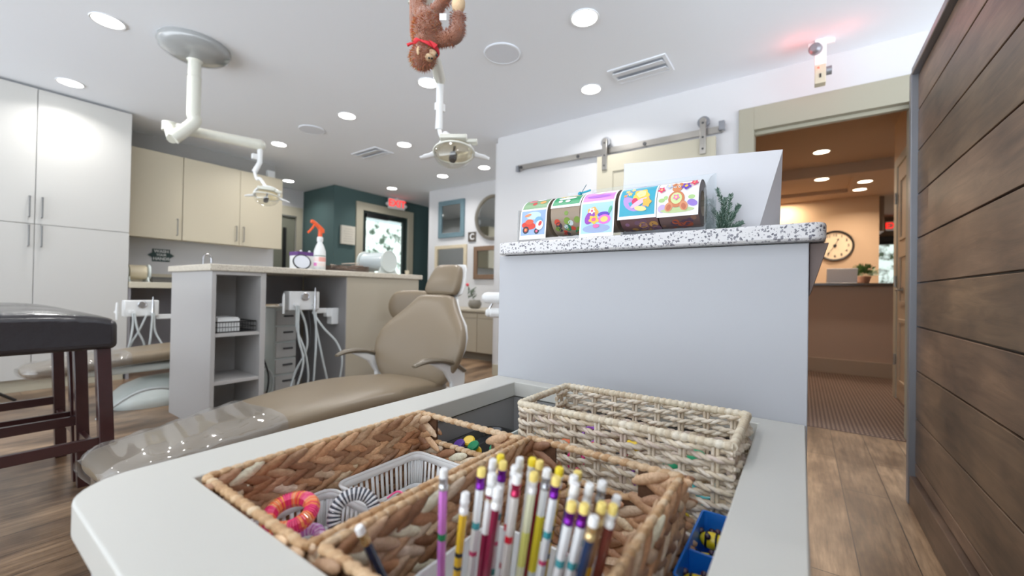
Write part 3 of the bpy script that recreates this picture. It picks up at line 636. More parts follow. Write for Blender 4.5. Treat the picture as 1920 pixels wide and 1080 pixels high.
# assistant arm right of the chair
t = thing('assistant_arm', 'white assistant instrument arm with two horizontal tubes next to the dental chair headrest', 'dental unit', (-1.28,1.74,0))
u = V((.82,.575,0)).normalized(); p = V((-1.27,1.76,.865))
m = MB(); m.lathe([(.012,0),(.026,.012),(.030,.03),(.030,.36),(.02,.37)], p - u*.13, u, 24); obj('control_tube', m, M['white'], t)
m = MB(); m.obox(p + V((.02,-.035,.002)), u, Z, u.cross(Z), .035, .016, .004)
obj('button_plate', m, M['paleteal'], t, bevel=.002)
m = MB(); q = p + V((0,0,-.078)); m.tube([q-u*.11, q-u*.10, q-u*.085, q-u*.08, q+u*.2], [.012,.022,.022,.026,.026], 20); obj('lower_tube', m, M['white'], t)
m = MB(); m.tube([p-u*.07+V((0,0,-.02)), q-u*.09+V((0,0,.02)), q-u*.07], .006, 8); m.tube([p+u*.06+V((0,0,-.02)), q+u*.06], .007, 8); m.cyl(p+u*.02+V((0,.02,.02)), p+u*.02+V((0,.02,.05)), .014); obj('metal_bracket', m, M['chrome'], t)
m = MB(); m.tube(spl([q+u*.04, (-1.235,1.79,.55), (-1.24,1.79,.3), (-1.22,1.80,.02)],6), .011, 10); m.lathe([(.12,0),(.12,.02),(.03,.03)], (-1.22,1.80,0)); obj('support_pole', m, M['hose'], t)

# ------------------------------------------------------------------ bar stools
t = stool = thing('bar_stool', 'black leather bar stool with mahogany legs, the nearer of the two', 'bar stool', (-2.40,.16,0), group='bar stools', local=True)
W_, D_ = .50, .50
def saddle(x, y):
    return .66 + .085 + .035*(1-min(1,(abs(y)/.25)**3)) - .012*(x/.25)**2
m = MB(); n = 18; g = []
for i in range(n+1):
    for j in range(n+1):
        x = -.25 + .5*i/n; y = -.27 + .54*j/n; g.append((x, y, .70 + .065 + .045*(1-(abs(y)/.27)**2.6)*(1-(abs(x)/.25)**4*.5)))
fs = [(i*(n+1)+j, (i+1)*(n+1)+j, (i+1)*(n+1)+j+1, i*(n+1)+j+1) for i in range(n) for j in range(n)]
rim = [i*(n+1) for i in range(n+1)] + [n*(n+1)+j for j in range(1,n+1)] + [i*(n+1)+n for i in range(n-1,-1,-1)] + [j for j in range(n-1,0,-1)]
N0 = len(g); g += [(g[k][0]*1.005, g[k][1]*1.005, .655) for k in rim]
for a in range(len(rim)):
    b = (a+1) % len(rim); fs.append((rim[a], rim[b], N0+b, N0+a))
fs.append(tuple(N0+a for a in range(len(rim))))
m.add(g, fs); obj('seat', m, M['leather'], t, bevel=.022, seg=5, sharp=60)
leg = None
for sx in (-1, 1):
    for sy in (-1, 1):
        x0, y0 = sx*.205, sy*.235; x1, y1 = sx*.222, sy*.262
        m = MB(); a = .021
        m.loft([[(x1-a,y1-a,0),(x1+a,y1-a,0),(x1+a,y1+a,0),(x1-a,y1+a,0)], [(x0-a,y0-a,.66),(x0+a,y0-a,.66),(x0+a,y0+a,.66),(x0-a,y0+a,.66)]]); obj('leg', m, M['mahog'], t, bevel=.003)
for sx, z in ((-1,.30),(1,.30)):
    m = MB(); m.box(sx*.213-.010, sx*.213+.010, -.235, .235, z-.02, z+.02); obj('stretcher', m, M['mahog'], t, bevel=.002)
for sy in (-1,1):
    m = MB(); m.box(-.20, .20, sy*.248-.010, sy*.248+.010, .21, .25); obj('stretcher', m, M['mahog'], t, bevel=.002)
s2 = copy_tree(stool); s2.location = (-2.94,.16,0); s2['label'] = 'black leather bar stool with mahogany legs, the farther one nearly hidden behind the other'

# ------------------------------------------------------------------ operatory lamps
def lamp_head(t, c, face, yaw, s=1.0):
    """head centred at c, opening along 'face', wide axis from yaw"""
    c = V(c); f = V(face).normalized(); u = V((math.cos(yaw), math.sin(yaw), 0)); u = (u - f*u.dot(f)).normalized(); w = f.cross(u)
    P = lambda a, b, d: c + u*(a*s) + w*(b*s) + f*(d*s)
    def dish(k0, k1, prof, n=30):
        return [[P(a*math.cos(2*PI*j/n), b*math.sin(2*PI*j/n), d) for j in range(n)] for a, b, d in prof]
    m = MB(); m.loft(dish(0,0,[(.105,.075,.0),(.098,.068,-.03),(.07,.048,-.055),(.03,.02,-.066)])); obj('reflector', m, M['dichroic'], t)
    m = MB(); m.loft(dish(0,0,[(.112,.082,.0),(.106,.076,.03),(.088,.062,.06),(.055,.04,.082),(.012,.01,.09)]), False); obj('clear_shield', m, M['lampglass'], t)
    m = MB(); m.tube([P(.112*math.cos(2*PI*j/30), .082*math.sin(2*PI*j/30), 0) for j in range(30)], .006*s, 7, closed=True); obj('rim', m, M['offwhite'], t)
    m = MB(); m.cyl(P(0,0,-.045), P(0,0,.012), .007*s, 10); m.cyl(P(0,0,.012), P(0,0,.05), .021*s, 20); m.cyl(P(0,0,.05), P(0,0,.06), .018*s, 20); obj('bulb_cap', m, M['dark'], t)
    for sg in (-1, 1):
        m = MB(); pts = [P(sg*.10,-.015,-.01), P(sg*.13,-.02,.0), P(sg*.17,-.03,.004), P(sg*.195,-.034,.01)]
        m.tube(spl(pts,4), [.020*s]*4+[.017*s]*5+[.012*s]*4, 10, flat=.5, up=f); obj('handle', m, M['white'], t)
    m = MB(); m.obox(P(0,.05,-.055), u, w, f, .075*s, .022*s, .014*s); m.obox(P(.10,.03,-.05), u, w, f, .03*s, .016*s, .012*s); obj('housing', m, M['offwhite'], t, bevel=.005)
    return P
def op_lamp(px, py, zlow, elbow, armA, armB, drop, headc, face, yaw, label, hs=.80, ak=1.0):
    t = thing('operatory_lamp', label, 'dental lamp', (px,py,CZ), group=None)
    m = MB(); m.lathe([(.205,0),(.208,.02),(.20,.045),(.17,.07),(.12,.09),(.05,.105)], (px,py,CZ), (0,0,-1), 48); obj('ceiling_canopy', m, mat('canopy_enamel', (148,150,150), .22, coat=.7), t)
    m = MB(); m.lathe([(.055,.075),(.05,.10),(.04,.115)], (px,py,CZ), (0,0,-1), 24)
    m.tube([(px,py,CZ-.10),(px,py,CZ-.22),(px,py,CZ-.221)], [.038,.038,.042], 18); m.tube([(px,py,CZ-.222),(px,py,zlow)] + spl([(px,py,zlow),(px,py,zlow-.05),elbow],6)[1:], .040, 18); obj('drop_pole', m, M['offwhite'], t)
    m = MB(); A, B = V(armA), V(armB); m.cyl(V(elbow), A, .034*ak, 16); m.cyl(A - V((0,0,.03)), A + V((0,0,.03)), .043*ak, 18); m.tube([A, A + (B-A)*.5, B], [.036*ak,.036*ak,.040*ak], 18); m.ball(B, .04*ak, sz=(.9,1,1)); obj('swing_arm', m, M['offwhite'], t)
    m = MB(); D = V(drop); m.tube([B - V((0,0,.02)), B*.0 + V((B.x,B.y,D.z+.10)), V((D.x,D.y,D.z+.02))], [.019,.018,.020], 12); m.box(D.x-.016,D.x+.016,D.y-.02,D.y+.03,D.z+.12,D.z+.16); obj('drop_rod', m, M['white'], t, bevel=.003)
    H = V(headc); m = MB(); u = V((math.cos(yaw), math.sin(yaw), 0))
    m.tube(spl([D + V((0,0,.03)), D + (H-D)*.2, D*.55 + H*.45 + V((0,0,.045)), H + V((0,0,.06))],5), .011, 10)
    arc = [H + u*(.085*math.cos(a)) + V((0,0,.01+.065*math.sin(a))) for a in [PI*i/14 for i in range(15)]]; m.tube(arc, .009, 8, flat=1.3)
    obj('yoke', m, M['white'], t)
    lamp_head(t, headc, face, yaw, hs)
    return t
op_lamp(-3.43,1.04,2.07,(-3.45,.935,1.885),(-3.592,.954,2.0),(-3.436,1.471,2.0),(-3.45,1.44,1.765),(-3.377,1.50,1.60),(.15,-.25,-1),.9,'off-white ceiling-mounted dental lamp with a thick tube arm, over the far dental chair')
op_lamp(-1.15,1.05,2.09,(-1.185,1.045,1.955),(-1.19,1.06,2.0),(-1.557,1.529,2.0),(-1.562,1.532,1.72),(-1.45,1.53,1.60),(.25,-.45,-1),.55,'white dental lamp hanging in the middle of the room below the plush monkey',.92,.72)

# ------------------------------------------------------------------ plush monkey hanging upside down
t = thing('plush_monkey', 'brown plush monkey with a red scarf hanging upside down from the ceiling lamp arm', 'soft toy', (-1.12,1.02,1.66))
R_ = V((.818,.575,0)); F_ = V((.575,-.818,0))     # right and toward the room's front corner
c = V((-1.095,1.0,1.80))
P = lambda a, d, z: V((-1.089,1.0,0)) + R_*a + F_*d + V((0,0,z))
m = MB()
m.ball(P(0,0,1.812), .054, sz=(1.0,.85,1.2)); m.ball(P(0,0,1.850), .044); m.ball(P(.002,0,1.772), .046)
m.ball(P(-.012,0,1.718), .043, sz=(1.05,1,.95))
m.tube([P(-.026,0,1.865), P(-.034,.005,1.93), P(-.020,.01,2.05)], [.026,.022,.020], 12); m.tube([P(.018,0,1.865), P(.048,0,1.91), P(.085,.0,1.955), P(.075,0,2.06)], [.026,.021,.019,.019], 12)
m.tube(spl([P(.03,0,1.786), P(.08,.01,1.782), P(.108,.01,1.80), P(.111,.01,1.87)],4), [.025]*6+[.027]*4+[.022]*3, 12)
m.tube(spl([P(-.03,-.03,1.785), P(-.05,-.05,1.83), P(-.055,-.055,1.93), P(-.05,-.04,2.01)],4), .022, 12)
o = obj('body', m, M['fur'], t)
r = o.modifiers.new('r', 'REMESH'); r.mode = 'VOXEL'; r.voxel_size = .005; r.use_smooth_shade = True
r = o.modifiers.new('s', 'SMOOTH'); r.iterations = 3; r.factor = .7
# short fur tufts
m = MB()
def tuft(mb, p, nrm, L, w, col):
    nrm = V(nrm).normalized(); s_ = nrm.orthogonal().normalized(); s_.rotate(Matrix.Rotation(random.uniform(0,6.28), 3, nrm))
    tip = p + nrm*L + V((random.uniform(-1,1),random.uniform(-1,1),random.uniform(-1.2,.2)))*L*.4
    mb.add([p - s_*w, p + s_*w, tip], [(0,1,2)], col)
def sprinkle(c, rad, sz, k):
    for _ in range(k):
        d = V((random.gauss(0,1),random.gauss(0,1),random.gauss(0,1))).normalized(); p = c + V((d.x*rad*sz[0], d.y*rad*sz[1], d.z*rad*sz[2]))
        w = .5 + .5*max(0,-d.dot(R_)); cc = (int(150+70*w*random.random()), int(88+60*w*random.random()), int(58+20*random.random())); tuft(m, p, d, random.uniform(.006,.012), .0012, rgb(*cc))  # golden side highlight painted in: tufts facing left are lighter
sprinkle(P(0,0,1.812), .053, (1,.85,1.2), 2200); sprinkle(P(-.012,.0,1.718), .042, (1.05,1,.95), 1200); sprinkle(P(0,0,1.850), .043, (1,1,1), 600); sprinkle(P(.0,0,1.772), .045, (1,1,1), 500)
def along(a, b, r, k):
    for _ in range(k):
        f = random.random(); d = V((random.gauss(0,1),random.gauss(0,1),random.gauss(0,1))); ax = (b-a).normalized(); d = (d - ax*d.dot(ax)).normalized(); cc = random.choice([(150,84,58),(176,104,66),(132,72,52)])
        tuft(m, a + (b-a)*f + d*r, d, random.uniform(.006,.011), .0012, rgb(*cc))
along(P(-.030,0,1.88), P(-.026,.01,2.02), .021, 600); along(P(.024,0,1.875), P(.085,0,1.955), .020, 500); along(P(.03,0,1.786), P(.10,.01,1.785), .025, 500); along(P(.108,.01,1.79), P(.111,.01,1.87), .024, 500)
obj('fur', m, mat('plush_tufts', (170,100,60), .95, vcol=True), t)
m = MB(); m.ball(P(.112,.012,1.900), .025, sz=(1,.9,1.25)); obj('hand', m, M['tanfur'], t)
m = MB(); m.ball(P(-.02,.01,2.07), .025); obj('foot', m, M['tanfur'], t)
m = MB(); m.ball(P(.07,.0,2.08), .025); obj('foot', m, M['tanfur'], t)
m = MB(); m.ball(P(.024,.016,1.722), .017, sz=(1,1,.9)); m.ball(P(.010,.020,1.706), .018, sz=(1.1,1,.8)); obj('face', m, M['tanfur'], t)
m = MB(); m.ball(P(-.018,.042,1.718), .013, sz=(.45,.5,1.15)); obj('ear', m, M['tanfur'], t)
m = MB(); m.ball(P(.041,.020,1.716), .0048); obj('nose', m, M['black'], t)
for q in ((.026,.028,1.700),(.018,.036,1.697)):
    m = MB(); m.ball(P(*q), .0036); obj('eye', m, M['black'], t)
m = MB(); m.tube([P(.043*math.cos(a), .040*math.sin(a), 1.752-.012*math.cos(a)) for a in [2*PI*i/30 for i in range(30)]], .009, 8, closed=True, flat=.45, up=(1,.3,0)); m.tube([P(-.038,.01,1.762), P(-.052,.015,1.758), P(-.064,.015,1.752)], [.003,.005,.006], 6); m.prism([P(.018,.043,1.755),P(.046,.030,1.745),P(.036,.040,1.727)], F_*.003); obj('scarf', m, M['red'], t)
m = MB(); m.obox(P(.060,.02,1.85), R_, V((0,0,1)), F_, .012, .012, .0008); obj('cloth_tag', m, M['white'], t)

# ------------------------------------------------------------------ ceiling fixtures
LIGHTS = [(-3.576,.63,'left of the big grey lamp canopy'),(-4.933,.658,'right in front of the tall grey cabinet'),(-1.083,2.252,'largest one, between the ceiling speaker and the slot vent'),(-1.414,3.08,'just left of the long slot vent'),
 (-2.452,2.279,'directly behind the rod of the middle dental lamp'),(-3.572,2.292,'between the middle lamp and the far speaker'),(-4.944,2.316,'beside the end of the thick tube lamp arm'),(-3.721,3.111,'just right of the small square vent'),
 (-6.511,3.203,'in the alcove before the green wall'),(-4.264,4.276,'below the middle dental lamp head'),(-3.491,4.274,'above the round silver mirror'),(-5.493,4.358,'above the red exit sign at the back door')]
def downlight(x, y, z, label, lens, warm, P_):
    t = thing('downlight', label, 'ceiling light', (x,y,z), group=None, local=True)
    m = MB(); m.lathe([(.082,0),(.086,-.004),(.084,-.007),(.074,-.005),(.074,0)], n=36); obj('trim_ring', m, M['white'], t)
    m = MB(); m.lathe([(.074,-.002),(.074,-.004),(.001,-.004)], n=36); obj('lens', m, lens, t)
    L = bpy.data.lights.new('downlight_glow', 'AREA'); L.shape = 'DISK'; L.size = .12; L.energy = P_; L.color = warm; L.spread = math.radians(140)
    o = bpy.data.objects.new('downlight_glow', L); COL.objects.link(o); o.location = (x, y, z-.012)
    return t
for x, y, d in LIGHTS:
    downlight(x, y, CZ, 'round white recessed ceiling light ' + d, M['lens'], (1,.98,.955), 8)
for x, y in ((-1.2,.55),(-1.2,-1.2),(-3.6,-1.2),(.9,-.6)):
    L = bpy.data.lights.new('room_downlight', 'AREA'); L.shape = 'DISK'; L.size = .14; L.energy = 8; L.color = (1,.98,.96)
    o = bpy.data.objects.new('room_downlight', L); COL.objects.link(o); o.location = (x, y, CZ-.012)
for x, y, z, d in ((.171,5.85,CZ,'nearest the doorway in the lobby ceiling'),(.199,6.63,2.42,'on the lobby beam above the clock, left of the pair'),(.665,7.04,2.42,'nearer of the pair at the right'),(.655,7.525,2.42,'farther of the pair at the right')):
    downlight(x, y, z, 'warm recessed lobby ceiling light ' + d, M['wlens'], (1,.80,.62), 14)
L = bpy.data.lights.new('lobby_wall_washer', 'AREA'); L.shape = 'DISK'; L.size = .12; L.energy = 18; L.color = (1,.80,.58)
o = bpy.data.objects.new('lobby_wall_washer', L); COL.objects.link(o); o.location = (-.25,7.85,2.40)
for x, y, d in ((-1.717,2.279,'between the middle lamp and the brightest ceiling light'),(-4.197,2.293,'near the end of the tube lamp arm')):
    t = thing('ceiling_speaker', 'flat round white ceiling speaker ' + d, 'speaker', (x,y,CZ), local=True)
    m = MB(); m.lathe([(.125,0),(.128,-.006),(.118,-.009),(.116,-.006)], n=40); obj('rim', m, M['slat'], t)
    m = MB(); m.lathe([(.116,-.003),(.116,-.007),(.001,-.009)], n=40); obj('grille', m, mat('speaker_grille', (222,226,234), .8), t)
for (x0,x1,y0,y1), d in (((-1.20,-.78,2.89,3.14),'long white slot air vent in the ceiling above the barn door rail'),((-4.53,-4.06,2.97,3.24),'small white air vent in the ceiling near the green wall')):
    t = thing('ceiling_vent', d, 'air vent', ((x0+x1)/2,(y0+y1)/2,CZ))
    m = MB(); m.frame((x0,y0,CZ), (1,0,0), (0,1,0), x1-x0, y1-y0, .028, (0,0,-1), .008); obj('frame', m, M['slat'], t, bevel=.002)
    m = MB(); m.box(x0+.028,x1-.028,y0+.028,y1-.028,CZ-.0015,CZ-.0005); obj('duct_backing', m, mat('duct_grey', (190,194,200), .8), t)
    m = MB(); nsl = 2; dy = (y1-y0-.06)/nsl
    for k in range(nsl):
        yy = y0+.03+dy*(k+.5); m.obox(((x0+x1)/2,yy,CZ-.014), (1,0,0), (0,.97,.22), (0,-.22,.97), (x1-x0)/2-.03, dy*.46, .002)
    obj('louvers', m, M['slat'], t)

# ceiling bracket near the doorway
t = thing('ceiling_bracket', 'white ceiling bracket with a glowing red indicator hanging in front of the lobby doorway', 'bracket', (.085,3.3,CZ))
m = MB(); m.box(.055,.115,3.27,3.32,2.385,CZ); m.box(.02,.16,3.30,3.33,CZ-.025,CZ); obj('upper_arm', m, M['white'], t, bevel=.003)
m = MB(); m.box(.056,.114,3.26,3.325,2.265,2.385); obj('lower_housing', m, M['upcab'], t, bevel=.003)
m = MB(); m.lathe([(.035,0),(.035,.03),(.02,.045)], (.062,3.27,2.49), (-.3,-1,-.1), 18); m.cyl((.114,3.30,2.35),(.145,3.30,2.35),.027); obj('knob', m, M['steelgrey'], t)
m = MB(); m.ball((.075,3.259,2.365),.007); obj('indicator', m, mat('red_led', (255,60,50), .4, emit=((255,50,40),8)), t)
m = MB(); m.box(.08,.09,3.257,3.262,2.30,2.325); obj('slot', m, M['black'], t)
for dx_, e in ((-.12,.5),(.12,.3)):
    L = bpy.data.lights.new('red_indicator_glow', 'POINT'); L.energy = e; L.color = (1,.12,.10); L.shadow_soft_size = .02
    o = bpy.data.objects.new('red_indicator_glow', L); COL.objects.link(o); o.location = (.085+dx_,3.22,CZ-.12)

# exit signs
def exit_sign(name, c, u, label, sz=1.0):
    t = thing(name, label, 'exit sign', c); c = V(c); u = V(u).normalized(); n_ = u.cross(V((0,0,1)))
    m = MB(); m.obox(c, u, (0,0,1), n_, .165*sz, .095*sz, .02*sz); obj('housing', m, M['white'], t, bevel=.006)
    text_mesh('EXIT', .17*sz, basis(c + n_*(.0215*sz), u, (0,0,1)), mat('exit_red', (240,40,36), .5, emit=((255,40,34),1.6)), 'lettering', t)
    return t, c, u
t, c, u = exit_sign('exit_sign', (-5.99,4.86,2.44), (.12,1,0), 'white EXIT sign with red letters above the back door of the green wall')
for s in (-1, 1):
    m = MB(); m.ball(c + u*(s*.185) + V((0,0,-.02)), .03); obj('emergency_lamp', m, M['white'], t)
m = MB(); m.box(-6.0,-5.98,4.84,4.88,2.53,CZ); obj('stem', m, M['white'], t)
exit_sign('exit_sign', (1.42,10.30,2.24), (1,0,0), 'red glowing EXIT sign far back in the lobby beside the panelled door', .9)

# picture on the green wall
t = thing('framed_print', 'cream canvas with faint lines of text hanging on the green wall', 'picture', (-6.09,3.97,1.63))
m = MB(); m.box(-6.099,-6.055,3.83,4.08,1.625,1.925); obj('canvas', m, mat('cream_canvas', (218,212,198), .8), t, bevel=.003)
m = MB()
for k, (a, b) in enumerate(((.06,.12),(.03,.15),(.05,.13),(.07,.11),(.03,.15),(.05,.14))):
    m.box(-6.0548,-6.054, 3.955-b*.6, 3.955+b*.6, 1.87-.04*k, 1.877-.04*k)
obj('faint_writing', m, mat('faint_ink', (186,180,168), .8), t)

# ------------------------------------------------------------------ mirror wall
def mirror(x0, x1, z0, z1, fw, c, label, name='wall_mirror', tilt=0):
    t = thing(name, label, 'mirror', ((x0+x1)/2,4.85,z0))
    m = MB(); m.frame((x0,4.85,z0), (1,0,0), (0,0,1), x1-x0, z1-z0, fw, (0,-1,0), .035)
    obj('frame', m, c, t, bevel=.006)
    m = MB(); m.box(x0+fw-.004, x1-fw+.004, 4.832, 4.846, z0+fw-.004, z1-fw+.004); obj('glass', m, M['mirror'], t)
mirror(-4.89,-4.33,1.75,2.35,.075, mat('slate_blue_paint', (98,124,134), .6, vary=(40,.2)), 'rectangular wall mirror in a slate blue frame')
mirror(-4.955,-4.27,1.235,1.625,.055, mat('whitewashed_wood', (206,192,164), .6, vary=(40,.2)), 'wide wall mirror in a whitewashed cream frame behind the headrest')
mirror(-4.12,-3.58,1.08,1.58,.07, mat('rustic_wood', (116,90,70), .7, vary=(50,.35)), 'wall mirror in a rustic brown wooden frame')
t = thing('round_wall_mirror', 'large round wall mirror in a silver rim, partly cut off by the wall corner', 'mirror', (-3.76,4.85,1.66))
m = MB(); m.lathe([(.33,0),(.345,.02),(.335,.045),(.30,.04),(.29,.02)], (-3.76,4.85,2.0), (0,-1,0), 56, None, True); obj('rim', m, mat('silver_rim', (150,144,134), .3, .9), t)
m = MB(); m.lathe([(.30,.005),(.30,.018),(.001,.018)], (-3.76,4.85,2.0), (0,-1,0), 56); obj('glass', m, M['mirror'], t)
t = thing('letter_plaque', 'little dark framed letter C plaque between the blue and the round mirror', 'plaque', (-4.17,4.85,1.66))
m = MB(); m.frame((-4.245,4.85,1.66), (1,0,0), (0,0,1), .15, .15, .022, (0,-1,0), .02); m.box(-4.24,-4.1,4.838,4.848,1.665,1.805); obj('frame', m, mat('plaque_wood', (78,70,62), .6), t, bevel=.002)
text_mesh('C', .13, basis((-4.17,4.836,1.733),(1,0,0),(0,0,1)), M['white'], 'lettering', t)
m = MB(); m.loft([sup((-5.03-d,4.95,1.35), Y, Z, a, b, 20, 3) for d, a, b in ((0,.055,.13),(.05,.055,.13),(.075,.04,.11))]); tag(obj('soap_dispenser', m, M['white']), 'white soap dispenser fixed to the wall corner beside the exit door', 'dispenser')
t = thing('low_vanity', 'low taupe vanity cupboard along the mirror wall', 'cabinet', (-3.9,4.48,0))
m = MB(); m.box(-4.98,-2.83,4.14,4.845,.10,.625); obj('body', m, M['islcab'], t); m = MB(); m.box(-4.98,-2.83,4.19,4.845,0,.10); obj('kick_board', m, mat('kick_grey', (120,112,100), .6), t)
m = MB(); m.box(-5.0,-2.83,4.10,4.845,.625,.655); obj('worktop', m, M['islcab'], t, bevel=.003)
xs = [-4.98,-4.45,-4.0,-3.44,-2.83]
for a, b in zip(xs[:-1], xs[1:]):
    m = MB(); m.box(a+.004,b-.004,4.12,4.14,.105,.54); obj('door', m, M['islcab'], t, bevel=.002)
    m = MB(); m.box(a+.004,b-.004,4.12,4.14,.545,.62); obj('drawer', m, M['islcab'], t, bevel=.002)
t = thing('flower_pot', 'small grey round pot with a red flower on the low vanity', 'potted plant', (-3.72,4.4,.655))
m = MB(); m.lathe([(.05,0),(.085,.03),(.095,.07),(.08,.115),(.075,.12),(.07,.11)], (-3.72,4.4,.655)); obj('pot', m, mat('stone_pot', (128,124,116), .5), t)
m = MB()
for k in range(30):
    a = random.uniform(0,6.28); q = V((-3.80+.06*math.cos(a)*random.random(), 4.42+.05*math.sin(a), .80+.14*random.random())); m.ell(q, (.03*math.cos(a),.02,.025), (.01,0,0), (0,0,.004), 6, 4, rgb(50,70,46))
m.ball((-3.86,4.4,.985), .024, col=rgb(220,60,80)); m.ball((-3.80,4.38,.845), .02, col=rgb(240,240,240)); m.tube([(-3.72,4.4,.76),(-3.80,4.4,.88),(-3.86,4.4,.98)], .004, 5, col=rgb(60,80,50)); obj('foliage', m, M['vc'], t)

# ------------------------------------------------------------------ barn door
t = thing('barn_door', 'beige sliding barn door hanging below the steel rail, mostly hidden by the bar top display', 'door', (-1.03,3.5,0))
m = MB(); m.box(-1.515,-.55,3.462,3.495,.01,2.12)
obj('slab', m, M['beige'], t)
m = MB(); m.frame((-1.515,3.462,.01), (1,0,0), (0,0,1), .965, 2.11, .15, (0,-1,0), .012); m.box(-1.365,-.70,3.45,3.462,1.0,1.15); obj('stiles_and_rails', m, M['beige'], t, bevel=.003)
for x in (-1.44,-.637):
    m = MB(); m.box(x-.022,x+.022,3.434,3.45,1.99,2.24); m.lathe([(.024,0),(.024,.016)], (x,3.45,2.25), (0,-1,0), 20); st = obj('strap_hanger', m, M['steel'], t, bevel=.003)
    m = MB(); m.lathe([(.045,0),(.045,.02)], (x,3.478,2.245), (0,-1,0), 28); obj('wheel', m, M['steelgrey'], st)
    m = MB(); 
    for z in (2.03,2.12,2.23): m.lathe([(.009,0),(.007,.006)], (x,3.434,z), (0,-1,0), 10)
    obj('bolts', m, M['dark'], st)
t = thing('barn_door_rail', 'brushed steel barn door rail across the white wall', 'rail', (-1.45,3.48,2.17))
m = MB(); m.box(-2.40,-.50,3.484,3.492,2.15,2.20); obj('bar', m, M['steel'], t, bevel=.001)
for x in (-2.36,-1.72,-1.10,-.52):
    m = MB(); m.cyl((x,3.534,2.172),(x,3.484,2.172),.011); m.cyl((x,3.484,2.172),(x,3.478,2.172),.016); obj('standoff', m, M['dark'], t)
m = MB(); m.box(-2.41,-2.38,3.46,3.50,2.13,2.19); m.box(-.53,-.49,3.46,3.50,2.16,2.23); obj('end_stop', m, M['steelgrey'], t, bevel=.002)

# ------------------------------------------------------------------ lobby things
t = thing('reception_worktop', 'thin dark worktop edge on the reception desk in the lobby', 'worktop', (.14,6.3,1.03))
m = MB(); m.box(-.6,.90,6.12,6.60,1.032,1.065); obj('slab', m, mat('dark_stone', (70,60,54), .25), t, bevel=.004)
t = thing('wall_clock', 'large round wall clock with a black rim on the tan lobby wall', 'clock', (.44,8.1,1.7), group=None)
cc = V((.415,8.1,1.695)); s_ = .232
m = MB(); m.lathe([(s_*1.0,0),(s_*1.02,.02),(s_*.98,.04),(s_*.90,.035),(s_*.88,.002)], cc, (0,-1,0), 56, None, True); obj('rim', m, M['black'], t)
m = MB(); m.lathe([(s_*.9,.005),(s_*.9,.016),(.001,.016)], cc, (0,-1,0), 56); obj('face', m, mat('aged_cream', (226,206,176), .7, vary=(14,.08)), t)
for k in range(12):
    a = k*PI/6; num = str(12 if k == 0 else k)
    text_mesh(num, .055, basis(cc + V((math.sin(a)*s_*.70, -.018, math.cos(a)*s_*.70)), (1,0,0), (0,0,1)), M['dark'], 'numeral', t)
m = MB()
def hand(a, L, w):
    d = V((math.sin(a),0,math.cos(a))); e = V((d.z,0,-d.x)); b = cc + V((0,-.024,0))
    m.prism([b - e*w, b + d*L*.7 - e*w*.4, b + d*L*.78 - e*w*2.4, b + d*L, b + d*L*.78 + e*w*2.4, b + d*L*.7 + e*w*.4, b + e*w], (0,-.003,0))
hand(math.radians(22), s_*.52, .006); hand(math.radians(214), s_*.74, .005); m.lathe([(.022,0),(.022,.012)], cc + V((0,-.018,0)), (0,-1,0), 20); obj('hands', m, M['black'], t)
t = thing('desk_plant', 'small green leafy plant in a copper pot on the reception desk', 'potted plant', (.60,6.42,1.065))
m = MB(); m.lathe([(.05,0),(.065,.05),(.075,.085),(.07,.088),(.065,.07)], (.60,6.42,1.065)); obj('pot', m, M['copper'], t)
m = MB()
for k in range(330):
    a = random.uniform(0,6.28); e = random.uniform(.1,1.45); Lk = random.uniform(.06,.145); d = V((math.cos(a)*math.cos(e)*1.0, math.sin(a)*math.cos(e), math.sin(e)))
    q = V((.60,6.42,1.15)) + d*Lk; u_ = d.orthogonal().normalized(); g = random.randint(0,40)
    m.ell(q, d*.022, u_*.006, d.cross(u_)*.0015, 5, 4, rgb(48+g,84+g,44+g//2))
obj('leaves', m, M['vc'], t)
t = thing('laptop', 'pale open laptop lid seen from behind on the reception desk', 'laptop', (.39,6.45,1.065))
m = MB(); m.box(.245,.535,6.30,6.50,1.0655,1.078); obj('base', m, M['slat'], t, bevel=.003)
m = MB(); m.obox((.39,6.285,1.155), (1,0,0), (0,-.25,1), (0,1,.25), .145, .09, .004); obj('lid', m, M['slat'], t, bevel=.003)

# ------------------------------------------------------------------ bar with the sticker display
t = thing('raised_bar', 'cool grey raised bar panel with a white speckled stone top behind the prize counter', 'bar counter', (-.29,.9,0))
m = MB(); m.box(-.593,.009,.79,1.02,0,.984); obj('panel', m, M['barpanel'], t, bevel=.0015)
m = MB(); m.box(-.583,.009,.80,1.0,.984,.9855); obj('shadow_gap', m, M['seam'], t)
m = MB(); n = 10
def rrect(x0,x1,y0,y1,r,z,k=6):
    out = []
    for cx_, cy_, a0 in ((x1-r,y1-r,0),(x0+r,y1-r,PI/2),(x0+r,y0+r,PI),(x1-r,y0+r,1.5*PI)):
        out += [V((cx_+r*math.cos(a0+PI/2*i/k), cy_+r*math.sin(a0+PI/2*i/k), z)) for i in range(k+1)]
    return out
m.loft([rrect(-.583,.030,.764,1.08,.018,z) for z in (.9855,1.0125)]); obj('stone_top', m, M['terra'], t, bevel=.004)
m = MB(); m.prism([(.0095,.80,.984),(.034,.80,.984),(.012,.80,.905),(.0095,.80,.90)], (0,.2,0)); obj('corbel', m, mat('brown_corbel', (98,80,74), .5), t, bevel=.001)

